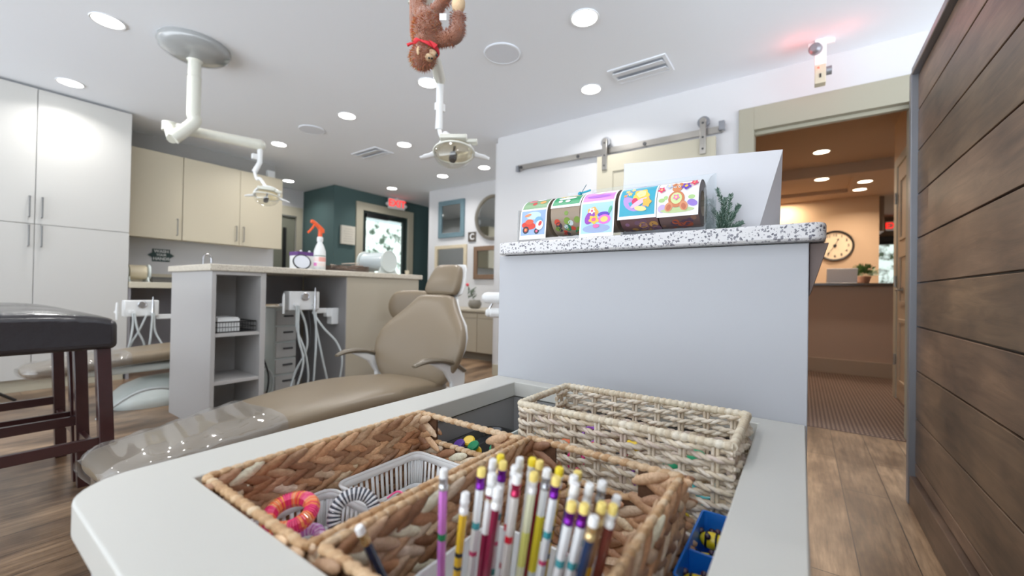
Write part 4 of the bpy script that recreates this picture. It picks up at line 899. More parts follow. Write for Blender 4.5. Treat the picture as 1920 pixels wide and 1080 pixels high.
# ---- sticker rolls in the acrylic holder
RZ, RY, RR = 1.072, .838, .043
t = thing('sticker_holder', 'clear acrylic holder for sticker rolls standing on the speckled bar top', 'holder', (-.35,.85,1.0125))
m = MB(); m.box(-.470,-.140,.897,.900,1.013,1.142); obj('back_plate', m, M['acrylic'], t)
m = MB(); m.box(-.545,-.140,.80,.90,1.013,1.016); obj('base_plate', m, M['acrylic'], t)
for x in (-.144,-.547):
    m = MB(); m.prism([(x,.797,1.013),(x,.90,1.013),(x,.90,1.142 if x > -.3 else 1.12),(x,.855,1.125 if x > -.3 else 1.10),(x,.797,1.09)], (.003,0,0)); obj('side_plate', m, M['acrylic'], t)
m = MB(); m.cyl((-.547,RY,RZ),(-.141,RY,RZ),.006,16); obj('rod', m, M['acrylic'], t)
WHT, GRY = rgb(246,246,248), rgb(170,160,150)
def strip_pt(x, s, k=0.0):
    """s = arc length from roll top going forward and then straight down"""
    R = RR + .0012 + k
    q = R * (PI/2 - .12)
    if s <= q:
        a = s / R; return V((x, RY - R*math.sin(a), RZ + R*math.cos(a)))
    a = q / R; p = V((x, RY - R*math.sin(a), RZ + R*math.cos(a))); d = s - q
    return p + V((0, -.10*d, -.995*d))
def roll(x0, x1, slen, pictures, label, core=(150,132,112), printed=None):
    t = thing('sticker_roll', label, 'sticker roll', ((x0+x1)/2,RY,RZ-RR), group=None)
    m = MB(); n = 40
    for xa, xb in ((x0+.001,x1-.001),):
        outr = [[V((x, RY+r*math.cos(2*PI*j/n), RZ+r*math.sin(2*PI*j/n))) for j in range(n)] for x, r in ((xa,.024),(xa,RR),(xb,RR),(xb,.024))]
        m.loft(outr, False, rgb(*core)); m.loft([outr[3], outr[0]], False, rgb(196,182,164))
    if printed:
        for k in range(34):
            a = random.uniform(PI*.95, PI*1.75); xx = random.uniform(x0+.006, x1-.006); r = random.uniform(.003,.009)
            m.add([(xx+r*math.cos(q), RY+(RR+.0006)*math.cos(a+r*math.sin(q)/RR), RZ+(RR+.0006)*math.sin(a+r*math.sin(q)/RR)) for q in [2*PI*i/10 for i in range(10)]], [tuple(range(10))], rgb(*random.choice(printed)))
    obj('paper_roll', m, M['vc'], t)
    # strip
    m = MB(); ns = 40; s0 = -.055
    S = [s0 + (slen - s0)*i/ns for i in range(ns+1)]
    rows = [[strip_pt(x0, s), strip_pt(x1, s)] for s in S]
    m.add([p for r in rows for p in r], [(2*i, 2*i+1, 2*i+3, 2*i+2) for i in range(ns)], WHT)
    def patch(u0, u1, v0, v1, col, k):
        g = 10; pts = []; 
        for i in range(g+1):
            s = v0 + (v1-v0)*i/g; pts += [strip_pt(x0+(x1-x0)*u0, s, k), strip_pt(x0+(x1-x0)*u1, s, k)]
        m.add(pts, [(2*i, 2*i+1, 2*i+3, 2*i+2) for i in range(g)], col)
    def blob(u, v, ru, rv, col, k, n_=16, star=0, rot=0, a0=0, a1=2*PI):
        pts = []
        W = x1 - x0
        for i in range(n_):
            a = a0 + (a1-a0)*i/(n_ if a1-a0 > 6 else n_-1); f = 1 + star*math.cos(5*(a)) if star else 1
            du, dv = ru*f*math.cos(a), rv*f*math.sin(a); c_, s__ = math.cos(rot), math.sin(rot)
            pts.append(strip_pt(x0 + W*u + (du*c_ - dv*s__), v + du*s__ + dv*c_, k))
        cpt = strip_pt(x0 + W*u, v, k)
        m.add(pts + [cpt], [(i, (i+1) % n_, n_) for i in range(n_ if a1-a0 > 6 else n_-1)], col)
    for p in pictures:
        v0, v1, bg, shapes = p
        patch(.045, .955, v0, v1, rgb(*bg), .0003)
        for idx, (u, v, ru, rv, col, st, rot) in enumerate(shapes):
            blob(u, v0 + (v1-v0)*v, ru, rv, rgb(*col), .0005 + .00012*idx, 20 if st else 18, st, rot)
    obj('sticker_strip', m, M['vc'], t)
    return t
F = lambda u, v, r, c1, c2: [(u, v, r, r, c1, .28, .3), (u, v, r*.42, r*.42, c2, 0, 0)]
# 1 red truck on grey road
truck = [(.5,.22,.020,.009,(196,226,244),0,0),(.34,.62,.019,.009,(214,58,40),0,.15),(.36,.47,.011,.006,(226,84,52),0,0),(.24,.80,.0085,.0085,(44,46,54),0,0),(.24,.80,.0045,.0045,(222,70,56),0,0),(.24,.80,.002,.002,(240,200,80),0,0),(.66,.88,.0065,.0065,(48,50,58),0,0),(.66,.88,.003,.003,(226,90,120),0,0),(.30,.22,.009,.003,(238,140,90),0,-.2),(.72,.45,.010,.008,(118,170,206),0,.3),(.76,.66,.010,.011,(236,238,242),0,.2),(.78,.60,.004,.006,(214,60,60),0,.5)]
roll(-.536,-.466, .122, [(-.006,.051,(126,164,120),[(.3,.5,.011,.006,(230,120,140),0,0),(.6,.4,.012,.008,(244,244,248),0,0),(.45,.75,.006,.005,(200,50,50),0,0),(.75,.7,.008,.005,(240,170,90),0,0),(.2,.2,.008,.005,(90,120,170),0,0)]),(.056,.113,(150,176,214),truck)],
     'leftmost sticker roll with a red truck print hanging down over the bar edge')
roll(-.458,-.386, .056, [(-.012,.050,(24,150,96),[(.35,.4,.013,.011,(246,208,96),.12,.2),(.68,.35,.012,.010,(248,190,110),.12,.6),(.5,.3,.007,.006,(96,84,84),0,0),(.78,.2,.009,.005,(80,160,60),0,0),(.5,.68,.022,.005,(246,246,240),0,0),(.3,.85,.005,.004,(240,246,244),0,0),(.55,.86,.006,.004,(236,244,248),0,0)])],
     'short sticker strip with yellow shapes on green, second roll from the left', printed=[(30,120,90),(200,70,50),(60,50,60),(200,210,215),(120,150,60)])
roll(-.384,-.309, .126, [(-.008,.050,(214,140,214),[(.5,.35,.012,.008,(70,34,60),0,0),(.62,.3,.007,.006,(230,60,130),0,0),(.5,.55,.010,.006,(250,210,190),0,0),(.5,.8,.026,.004,(180,110,220),0,0),(.2,.3,.006,.010,(170,210,240),0,.4)]),
      (.055,.119,(170,212,234),[(.5,.86,.030,.009,(150,168,206),0,0),(.7,.42,.013,.006,(96,60,190),0,0),(.72,.58,.014,.010,(226,110,206),0,0),(.72,.58,.008,.006,(250,210,110),0,0),(.38,.34,.012,.012,(246,176,72),.1,0),(.30,.50,.010,.015,(150,60,180),0,.5),(.42,.58,.011,.008,(250,196,60),.2,.3),(.42,.58,.005,.004,(236,90,150),0,0),(.5,.80,.007,.004,(232,100,170),0,0),(.88,.3,.003,.008,(90,190,150),0,.3)] + F(.36,.30,.006,(250,240,230),(226,80,120)))],
     'long pink, purple and yellow sticker strip reaching the bar top, in the middle')
roll(-.302,-.2265, .096, [(-.018,.018,(166,190,226),[(.35,.5,.009,.004,(240,200,110),.1,0),(.7,.5,.013,.005,(130,60,170),0,.2),(.5,.7,.008,.004,(220,190,240),0,0)]),
      (.023,.090,(52,168,196),[(.48,.52,.026,.024,(186,150,222),0,0),(.22,.2,.004,.004,(246,210,120),.3,0),(.36,.14,.004,.004,(246,214,130),.3,.4),(.3,.32,.004,.004,(246,208,110),.3,.8),(.18,.38,.003,.003,(240,150,80),0,0),(.60,.40,.015,.014,(250,206,84),.16,.2),(.60,.36,.009,.009,(255,232,160),.1,.6),(.45,.60,.006,.007,(216,40,90),0,0),(.55,.66,.018,.005,(236,196,236),0,-.5),(.76,.66,.008,.009,(246,186,70),.2,0),(.60,.84,.012,.005,(246,226,150),0,.2)])],
     'wide teal sticker strip with a purple disc and yellow flowers, second roll from the right', printed=[(120,90,110),(200,150,80),(90,70,90),(150,110,140)], core=(120,86,86))
roll(-.2255,-.1525, .098, [(-.024,.016,(250,250,248),[(.45,.6,.026,.008,(176,198,150),0,0),(.34,.4,.009,.005,(226,60,90),0,0),(.56,.45,.010,.007,(120,96,206),0,0),(.56,.4,.006,.004,(250,190,130),0,0)]),
      (.022,.094,(250,250,250),[(.5,.12,.024,.003,(250,190,150),0,0),(.12,.62,.006,.004,(170,206,130),0,0),(.22,.56,.004,.004,(176,212,140),0,0),(.84,.60,.006,.004,(176,212,140),0,0),(.14,.85,.008,.008,(200,176,230),0,0),(.86,.76,.009,.006,(150,120,210),0,.4),(.5,.92,.030,.005,(190,210,150),0,0),
       (.40,.16,.003,.006,(214,130,80),0,.4),(.56,.16,.003,.006,(214,130,80),0,-.4),(.48,.33,.0085,.0085,(216,136,84),0,0),(.48,.64,.0145,.016,(208,122,76),0,0),(.48,.62,.010,.011,(214,232,160),0,0),(.30,.84,.007,.009,(222,148,104),0,.3),(.66,.84,.007,.009,(222,148,104),0,-.3),(.30,.86,.004,.006,(196,104,70),0,.3),(.66,.86,.004,.006,(196,104,70),0,-.3),(.43,.30,.0022,.0022,(250,250,250),0,0),(.53,.30,.0022,.0022,(250,250,250),0,0),(.43,.30,.001,.001,(30,30,30),0,0),(.53,.30,.001,.001,(30,30,30),0,0)]
       + F(.48,.62,.005,(236,120,180),(250,220,120)) + F(.10,.36,.006,(224,50,100),(250,190,120)) + F(.70,.32,.0075,(100,60,180),(250,190,60)) + F(.88,.22,.006,(226,40,90),(250,170,120)) + F(.28,.27,.006,(196,206,232),(250,240,180)))],
     'white sticker strip with a brown bear and bright flowers, rightmost roll', printed=[(120,90,110),(180,90,60),(90,70,90),(150,110,90)], core=(112,90,86))
m = MB(); m.cyl((-.415,.86,1.128),(-.392,.86,1.132),.0022,8,rgb(40,160,190)); m.ball((-.418,.86,1.127),.005,col=rgb(30,150,185)); m.cyl((-.415,.86,1.128),(-.413,.882,1.152),.0008,5,rgb(60,120,140)); tag(obj('teal_clip', m, M['vcg']), 'tiny teal clip lying on top of the sticker rolls', 'clip')

# white board behind the stickers
t = thing('sign_board', 'blank white angled display board behind the sticker holder on the bar top', 'display board', (-.19,.98,1.0125))
a, b, c_, d = V((-.339,.925,1.0125)), V((-.078,.965,1.0125)), V((-.034,1.003,1.20)), V((-.339,.925,1.20))
e1 = V((-.040,1.04,1.0125)); bk = V((-.03,.12,0))
m = MB(); m.add([a,b,c_,d,e1,a+bk+V((0,-.06,0)),d+V((.0,.004,0)),], [(0,1,2,3),(1,4,2),(0,5,6,3),(3,6,2),(5,4,2,6)]); obj('folded_card', m, mat('matte_white_card', (228,229,234), .6), t, sharp=20)
# artificial sprig
t = thing('pine_sprig', 'frosted green artificial pine sprig at the right end of the sticker holder', 'sprig', (-.145,.93,1.0125))
m = MB()
stems = [((-.140,.935,1.0135),(-.135,.93,1.06),(-.128,.93,1.095)), ((-.140,.935,1.0135),(-.120,.93,1.05),(-.105,.93,1.078)), ((-.140,.935,1.0135),(-.13,.935,1.07),(-.145,.94,1.118)), ((-.142,.935,1.014),(-.118,.93,1.035),(-.100,.935,1.045)), ((-.142,.935,1.014),(-.125,.925,1.05),(-.118,.925,1.10)), ((-.143,.935,1.014),(-.14,.93,1.05),(-.150,.935,1.075)),((-.143,.935,1.014),(-.13,.93,1.03),(-.115,.935,1.06))]
for st in stems:
    pts = spl(st, 12); m.tube(pts, .0012, 5, col=rgb(90,104,84))
    for i, p in enumerate(pts[3:]):
        tdir = (pts[min(i+4,len(pts)-1)] - pts[i+2]).normalized()
        for k in range(9):
            d_ = V((random.gauss(0,1),random.gauss(0,1),random.gauss(0,1))); d_ = (d_ - tdir*d_.dot(tdir)).normalized()*.8 + tdir*.9; d_.normalize(); L_ = random.uniform(.007,.012)*(1.2 - i/len(pts)*.6); g = random.choice([(96,128,110),(120,150,134),(74,104,86),(176,196,184)])
            m.tube([p, p + d_*L_*.6, p + d_*L_], [.0009,.0009,.0002], 4, col=rgb(*g))
obj('needles', m, M['vc'], t)

# ------------------------------------------------------------------ prize counter (open recess)
t = thing('prize_counter', 'pale laminate counter with a rounded corner and an open recess holding the prize baskets', 'counter', (-.29,.43,0))
def outer(z, ins=0.0):
    x0, x1, y0, y1 = -.593+ins, .007-ins, .080+ins, .7895-ins; r = .055
    out = [V((x1,y1,z)), V((x0,y1,z))] + [V((x0+r+r*math.cos(a), y0+r+r*math.sin(a), z)) for a in [PI+PI/2*i/10 for i in range(11)]] + [V((x1,y0,z))]
    return out
OX0, OX1, OY0, OY1 = -.520, -.054, .1655, .757
m = MB()
ou = outer(.700); N_ = len(ou)
# ring top with rectangular hole: build as four strips + curved corner fan
inn = [V((OX1,OY1,.7)), V((OX0,OY1,.7)), V((OX0,OY0,.7)), V((OX1,OY0,.7))]
vs = ou + inn; fs = [(0,1,N_+1,N_), (N_-1,0,N_,N_+3)]
fs += [(1,2,N_+2,N_+1)] + [(i,i+1,N_+2) for i in range(2,N_-2)] + [(N_-2,N_-1,N_+3,N_+2)]
m.add(vs, fs)
lo = outer(.668); m.add(ou + lo, [(i, (i+1)%N_, (i+1)%N_+N_, i+N_) for i in range(N_)])
inl = [V((p.x,p.y,.668)) for p in inn]; m.add(inn + inl, [(i,(i+1)%4,(i+1)%4+4,i+4) for i in range(4)])
m.add([V((p.x,p.y,.668)) for p in ou] + inl, fs)
o = obj('counter_top', m, M['tray'], t, sharp=30)
import bmesh
b_ = bmesh.new(); b_.from_mesh(o.data); bmesh.ops.remove_doubles(b_, verts=b_.verts, dist=1e-5); bmesh.ops.recalc_face_normals(b_, faces=b_.faces); b_.to_mesh(o.data); b_.free()
o.data.set_sharp_from_angle(angle=math.radians(30))
mo = o.modifiers.new('b','BEVEL'); mo.width = .0022; mo.segments = 3; mo.limit_method = 'ANGLE'; mo.angle_limit = math.radians(50)
m = MB()
lo = outer(.0, .012); hi = outer(.668, .012); m.add(hi + lo, [(i,(i+1)%N_,(i+1)%N_+N_,i+N_) for i in range(N_)] + [tuple(range(N_, 2*N_))]); obj('cabinet_body', m, M['barpanel'], t, sharp=30)
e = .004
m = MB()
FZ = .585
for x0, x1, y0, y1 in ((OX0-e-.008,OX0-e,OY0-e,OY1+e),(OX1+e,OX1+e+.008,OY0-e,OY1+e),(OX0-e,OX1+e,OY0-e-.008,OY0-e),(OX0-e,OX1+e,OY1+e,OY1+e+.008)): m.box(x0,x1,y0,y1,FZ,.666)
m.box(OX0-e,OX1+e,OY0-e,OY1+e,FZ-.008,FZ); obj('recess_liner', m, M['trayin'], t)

# ------------------------------------------------------------------ baskets
LEAFC = [(214,172,134),(228,192,154),(200,152,112),(238,210,178),(182,136,100),(222,180,140),(246,228,204),(206,162,128),(168,122,90)]
def leafcol():
    c = random.choice(LEAFC); k = random.uniform(.85,1.12); return rgb(*[min(250,int(v*k)) for v in c])
def plait_wall(mb, a, b, z0, z1, nrm, pitch=.021, step=.0245, both=True, gaps=()):
    """plaited rows of leaf strands between a and b (xy), z0..z1"""
    a, b = V((a[0],a[1],0)), V((b[0],b[1],0)); L_ = (b-a).length; u = (b-a)/L_; n_ = V(nrm); up = V((0,0,1))
    mb.obox((a+b)/2 + up*((z0+z1)/2), u, up, n_, L_/2, (z1-z0)/2, .0018, rgb(96,66,44)) if not gaps else None
    rows = max(1, round((z1-z0)/pitch)); ph = (z1-z0)/rows
    for sd in ((1,-1) if both else (1,)):
        for r in range(rows):
            zc = z0 + ph*(r+.5); k = int(L_/step)+1
            off = (r % 2)*.5*step
            for half in (0, 1):
                sg = 1 if half else -1
                for i in range(k+1):
                    x = off*.6 + step*(i + .5*half)
                    if x > L_ + .004: continue
                    if any(g0 - .006 < x < g1 + .006 and zc > gz - .004 for g0, g1, gz in gaps): continue
                    d = (u*1.0 + up*(sg*.42)).normalized(); w = up*1.0 - u*(sg*.42); w.normalize()
                    cc_ = a + u*min(max(x,.004),L_-.004) + up*(zc + sg*ph*.25 + random.uniform(-.0006,.0006)) + n_*(sd*(.0035+random.uniform(-.0004,.0008)))
                    d2_ = (d + n_*sd*random.uniform(-.06,.14)).normalized()
                    mb.ell(cc_, d2_*(step*.92), w*(ph*.30), n_*.0040, 10, 7, leafcol(), flute=.12)
def rimrope(mb, pts, r, closed, pal, tw=.011):
    """wrapped rim: a tube with slanted wraps"""
    pts = [V(p) for p in pts]; n_ = len(pts); segs = n_ if closed else n_-1
    for i in range(segs):
        p, q = pts[i], pts[(i+1) % n_]; L_ = (q-p).length; u = (q-p)/L_; k = max(1,int(L_/tw)); s_ = u.orthogonal().normalized()
        mb.cyl(p, q, r*.8, 8, pal())
        for j in range(k):
            c0 = p + u*(L_*(j+.5)/k); d = (u + s_*.25).normalized()
            mb.ell(c0, d*(L_/k*.72), d.orthogonal().normalized()*r, d.cross(d.orthogonal().normalized())*r, 9, 6, pal(), flute=.07)
def rimcol(): 
    c = random.choice([(222,188,146),(232,206,170),(206,166,120),(214,176,132)]); return rgb(*c)
def hy_basket(x0, x1, y0, y1, z0, z1, label, handle=True):
    t = thing('woven_basket', label, 'basket', ((x0+x1)/2,(y0+y1)/2,z0))
    zt = z1 - .006; gz = z1 - .040; w = x1 - x0
    gp = [(w*.20, w*.76, gz)]
    for nm, a, b, n_, g in (('side_panel',(x0,y0),(x0,y1),(-1,0,0),()),('side_panel',(x1,y0),(x1,y1),(1,0,0),()),('end_panel',(x0,y0),(x1,y0),(0,-1,0),gp),('end_panel',(x0,y1),(x1,y1),(0,1,0),gp)):
        m = MB()
        if g:
            L0 = g[0]; dk = rgb(96,66,44); yy = a[1]
            m.box(x0,x0+L0[0],yy-.0018,yy+.0018,z0,zt,dk); m.box(x0+L0[1],x1,yy-.0018,yy+.0018,z0,zt,dk); m.box(x0,x1,yy-.0018,yy+.0018,z0,gz-.004,dk)
        plait_wall(m, a, b, z0, zt, n_, gaps=g); 
        if g: rimrope(m, [(x0+g[0][0]-.004,a[1],gz-.002),(x0+g[0][1]+.004,a[1],gz-.002)], .0042, False, rimcol)
        obj(nm, m, M['leaf'], t, sharp=75)
    m = MB(); rimrope(m, [(x0,y0,z1-.003),(x1,y0,z1-.003),(x1,y1,z1-.003),(x0,y1,z1-.003)], .0046, True, rimcol); obj('wrapped_rim', m, M['leaf'], t, sharp=75)
    m = MB(); m.box(x0,x1,y0,y1,z0-.001,z0+.004, rgb(128,92,64)); 
    for i in range(7):
        for j in range(12):
            m.ell((x0+(x1-x0)*(i+.5)/7, y0+(y1-y0)*(j+.5)/12, z0+.005), V((.016,(.008 if (i+j)%2 else -.008),0)), (0,.008,0), (0,0,.003), 8, 6, leafcol(), flute=.1)
    obj('base', m, M['leaf'], t, sharp=75)
    return t
hy_basket(-.508,-.312,.172,.468,.589,.703, 'brown plaited water hyacinth basket in the left of the recess, holding white slotted trays')
hy_basket(-.295,-.104,.176,.470,.589,.707, 'brown plaited water hyacinth basket in the middle of the recess, full of pencils')
# pale rope basket
def ropecol():
    c = random.choice([(228,216,198),(238,228,212),(216,202,182),(244,236,222),(222,206,194),(232,218,194)]); return rgb(*c)
t = thing('rope_basket', 'cream twisted rope basket with an open weave at the back of the recess', 'basket', (-.21,.62,.589))
x0,x1,y0,y1,z0,z1 = -.366,-.064,.548,.708,.590,.722
def rope_side(a, b, n_, seed, gap=None):
    m = MB(); a, b = V((a[0],a[1],0)), V((b[0],b[1],0)); L_ = (b-a).length; u = (b-a)/L_; n_ = V(n_); rnd = random.Random(seed)
    ns = max(2, round(L_/.040)); xs_ = [L_*(i+.5)/ns for i in range(ns)]
    gz = z1 - .030
    for k, x in enumerate(xs_):
        top = z1-.004 if not (gap and gap[0] < x < gap[1]) else gz
        for dxx in (-.0025,.0025):
            m.tube([a+u*(x+dxx)+V((0,0,z0)), a+u*(x+dxx)+V((0,0,(z0+top)/2)), a+u*(x+dxx)+V((0,0,top))], .0024, 6, col=ropecol())
    rows = 14
    for r in range(rows):
        zc = z0 + .004 + (z1-.012-z0)*r/(rows-1); segs = [(0, L_)]
        if gap and zc > gz: segs = [(0,gap[0]),(gap[1],L_)]
        for s0, s1 in segs:
            for strand in (0,1):
                pts = []; k = max(6, int((s1-s0)/.005)); ph = rnd.uniform(-.5,.5)
                for i in range(k+1):
                    x = s0 + (s1-s0)*i/k; wv = math.cos(PI*ns*x/L_ + (PI if (r//2) % 2 else 0) - PI/2*0) 
                    wv = math.sin(PI*(ns*x/L_) ) * (1 if (r//1) % 2 else -1)
                    pts.append(a + u*x + n_*(wv*.0054) + V((0,0,zc + (.0019 if strand else -.0019)*math.cos(x*260+ph) + .0012*math.sin(x*47+r+ph))) + n_*((.0017 if strand else -.0017)*math.sin(x*260+ph)))
                m.tube(pts, .0029, 6, col=ropecol())
    return m
obj('front_weave', rope_side((x0,y0),(x1,y0),(0,-1,0),1), M['rope'], t, sharp=80); obj('back_weave', rope_side((x0,y1),(x1,y1),(0,1,0),2), M['rope'], t, sharp=80)
obj('side_weave', rope_side((x0,y0),(x0,y1),(-1,0,0),3,(.045,.120)), M['rope'], t, sharp=80); obj('side_weave', rope_side((x1,y0),(x1,y1),(1,0,0),4), M['rope'], t, sharp=80)
m = MB(); rimrope(m, [(x0,y0,z1),(x1,y0,z1),(x1,y1,z1),(x0,y1,z1)], .0062, True, lambda: rgb(*random.choice([(232,222,200),(222,208,182),(238,230,212),(214,200,176)])), .0095); obj('wrapped_rim', m, M['rope'], t, sharp=80)
m = MB(); m.box(x0,x1,y0,y1,z0-.002,z0+.001,rgb(190,174,150)); obj('base', m, M['rope'], t)

# small prizes --------------------------------------------------------------
def slot_tray(x0, x1, y0, y1, z0, z1, label):
    t = thing('slotted_tray', label, 'plastic tray', ((x0+x1)/2,(y0+y1)/2,z0))
    m = MB(); m.loft([rrect(x0+.006,x1-.006,y0+.006,y1-.006,.012,z0+.0015), rrect(x0+.006,x1-.006,y0+.006,y1-.006,.012,z0)]); obj('base', m, M['white'], t)
    m = MB(); h = z1 - z0
    top = rrect(x0,x1,y0,y1,.014,z1); bot = rrect(x0+.006,x1-.006,y0+.006,y1-.006,.012,z0)
    n_ = len(top)
    def lerp(p, q, f): return p + (q-p)*f
    # solid bands at top and bottom
    for f0, f1 in ((0,.14),(.80,1.0)):
        A = [lerp(bot[i],top[i],f0) for i in range(n_)]; B = [lerp(bot[i],top[i],f1) for i in range(n_)]
        m.loft([A,B], False)
    # slats
    per = []; 
    for i in range(n_):
        j = (i+1) % n_; L_ = (top[j]-top[i]).length; k = max(1, int(L_/.0085))
        for q in range(k):
            f0 = q/k; f1 = (q+.52)/k if k > 1 else 1
            pts = [lerp(lerp(bot[i],bot[j],f0),lerp(top[i],top[j],f0),.14), lerp(lerp(bot[i],bot[j],f1),lerp(top[i],top[j],f1),.14), lerp(lerp(bot[i],bot[j],f1),lerp(top[i],top[j],f1),.80), lerp(lerp(bot[i],bot[j],f0),lerp(top[i],top[j],f0),.80)]
            m.add(pts, [(0,1,2,3)])
    o = obj('slotted_wall', m, M['white'], t); so = o.modifiers.new('s','SOLIDIFY'); so.thickness = .0014
    m = MB(); m.tube(top, .0022, 8, closed=True); obj('rim', m, M['white'], t)
    return t
slot_tray(-.495,-.327,.312,.452,.594,.645, 'white slotted plastic tray at the far end of the left basket')
slot_tray(-.495,-.327,.182,.306,.594,.642, 'white slotted plastic tray holding the coiled hair ties in the left basket')
def scrunch(c, R, r, tiltv, cols, name, label, cat, helix=60, k=.35, wire=.0016):
    t = MB(); n_ = V(tiltv).normalized(); u = n_.orthogonal().normalized(); w = n_.cross(u); c = V(c); H = helix
    pts_n = H*8; prev = None
    for s in range(H):
        col = cols(s/H); pts = []
        for q in range(9):
            a = 2*PI*(s + q/8)/H; b = 2*PI*q/8; e = u*math.cos(a) + w*math.sin(a); pts.append(c + e*(R + r*math.cos(b)) + n_*(r*math.sin(b)))
        t.tube(pts, wire, 6, col=col)
    o = obj(name, t, M['vcg']); return tag(o, label, cat)
def pk(f):
    pal = [(240,60,120),(250,120,70),(255,150,80),(232,40,110),(250,170,120),(238,70,90)]; return rgb(*pal[int(f*60*2.7) % len(pal)])
scrunch((-.452,.232,.655), .0215, .0068, (.15,-.25,1), pk, 'coil_hair_tie', 'pink and orange coiled hair tie in the near slotted tray', 'hair tie')
scrunch((-.415,.286,.642), .022, .0058, (.75,-.5,.45), lambda f: rgb(*((236,238,242) if int(f*64)%2 else (46,52,66))), 'striped_hair_tie', 'black and white twisted hair tie leaning in the near slotted tray', 'hair tie', 64)
scrunch((-.437,.240,.628), .0155, .005, (.1,-.2,1), lambda f: rgb(*((196,120,200) if int(f*30)%2 else (230,200,235))), 'coil_hair_tie', 'lilac coiled hair tie under the pink and orange one', 'hair tie', 40)
m = MB(); m.tube(spl([(-.42,.335,.640),(-.412,.345,.647),(-.402,.35,.640),(-.41,.34,.628)],5), .0013, 6); tag(obj('pink_band', m, mat('pink_rubber',(236,80,140),.5)), 'thin pink rubber band hooked on the rim between the two white trays', 'band')
m = MB(); m.tube(spl([(-.35,.43,.64),(-.345,.445,.652),(-.34,.45,.642)],5), .0022, 6); tag(obj('red_band', m, mat('red_rubber',(200,40,70),.5)), 'small dark red band at the back corner of the far white tray', 'band')

t = thing('black_tray', 'glossy black oval tray behind the left basket holding coloured erasers', 'tray', (-.46,.585,.585))
m = MB(); R1 = rrect(-.512,-.405,.50,.66,.03,.600); m.loft([rrect(-.505,-.412,.507,.653,.03,.5855), rrect(-.512,-.405,.50,.66,.03,.632), rrect(-.508,-.409,.504,.656,.03,.632), rrect(-.502,-.415,.51,.65,.03,.618)], False); m.add(rrect(-.502,-.415,.51,.65,.03,.618), [tuple(range(28))]); obj('shell', m, mat('gloss_black',(16,16,18),.15,coat=.6), t)
for p, cch, nm in (((-0.476,0.528,0.638),(96,60,160),'purple'),((-0.469,0.546,0.640),(246,206,40),'yellow'),((-0.450,0.535,0.639),(20,140,90),'green'),((-.449,.540,.628),(250,200,30),'yellow one half under the purple'),((-.434,.575,.628),(30,150,100),'green one farther back')):
    m = MB(); m.lathe([(.008,-.004),(.0105,-.002),(.0105,.002),(.008,.004)], p, (random.uniform(-.5,.5),-.6,1), 20)
    tag(obj('round_eraser', m, mat('eraser_'+nm[:6].strip(), cch, .4)), nm.split(' ')[0] + ' round eraser in the glossy black tray' + (', the ' + nm if ' ' in nm else ''), 'eraser')
t = thing('white_bin', 'white plastic bin under the rope basket at the back of the recess', 'bin', (-.4,.66,.585))
m = MB(); m.loft([rrect(-.43,-.375,.60,.745,.012,.586), rrect(-.436,-.369,.595,.750,.014,.640), rrect(-.432,-.373,.599,.746,.012,.640), rrect(-.427,-.378,.603,.742,.012,.590)], False); m.add(rrect(-.427,-.378,.603,.742,.012,.590),[tuple(range(28))]); obj('shell', m, M['paleteal'], t)
for p in ((-.40,.63,.605),(-.41,.66,.604),(-.395,.70,.604)):
    m = MB(); m.tube([V(p)+V((.011*math.cos(a),.011*math.sin(a),.003*math.sin(a*2))) for a in [2*PI*i/20 for i in range(20)]], .0022, 6, closed=True); o = tag(obj('dark_ring', m, M['black']), 'black plastic ring in the white bin beside the rope basket', 'ring', 'black rings in the white bin')

# prizes inside the rope basket
pr = [((236,60,140),'magenta'),((250,120,60),'orange'),((40,170,120),'green'),((60,190,200),'teal'),((246,210,50),'yellow'),((150,80,190),'purple'),((230,50,60),'red')]
k_ = 0
for p, ci in (((-.31,.60,.655),1),((-.285,.585,.64),0),((-.26,.60,.66),6),((-.225,.62,.66),0),((-.185,.59,.64),5),((-.15,.60,.66),2),((-.12,.63,.672),2),((-.10,.585,.65),3),((-.13,.575,.61),4),((-.095,.60,.62),3),((-.29,.65,.66),5),((-.22,.66,.655),4)):
    m = MB(); kind = k_ % 3
    if kind == 0: m.lathe([(.006,-.006),(.012,-.004),(.0125,0),(.009,.005),(.004,.008)], p, (random.uniform(-.6,.6),random.uniform(-.6,.6),1), 18); nm = 'spinning_top'
    elif kind == 1: m.tube([V(p)+V((.013*math.cos(a),.007*math.sin(a),.011*math.sin(a))) for a in [2*PI*i/24 for i in range(24)]], .0028, 8, closed=True); nm = 'toy_ring'
    else: m.ball(p, .0115, sz=(1.2,1,.8)); nm = 'bouncy_ball'
    k_ += 1
    lbl = '%s %s inside the cream rope basket' % (pr[ci][1], nm.replace('_',' '))
    tag(obj(nm, m, mat('toy_'+pr[ci][1], pr[ci][0], .3, coat=.4)), lbl, 'toy', 'small toys inside the rope basket')

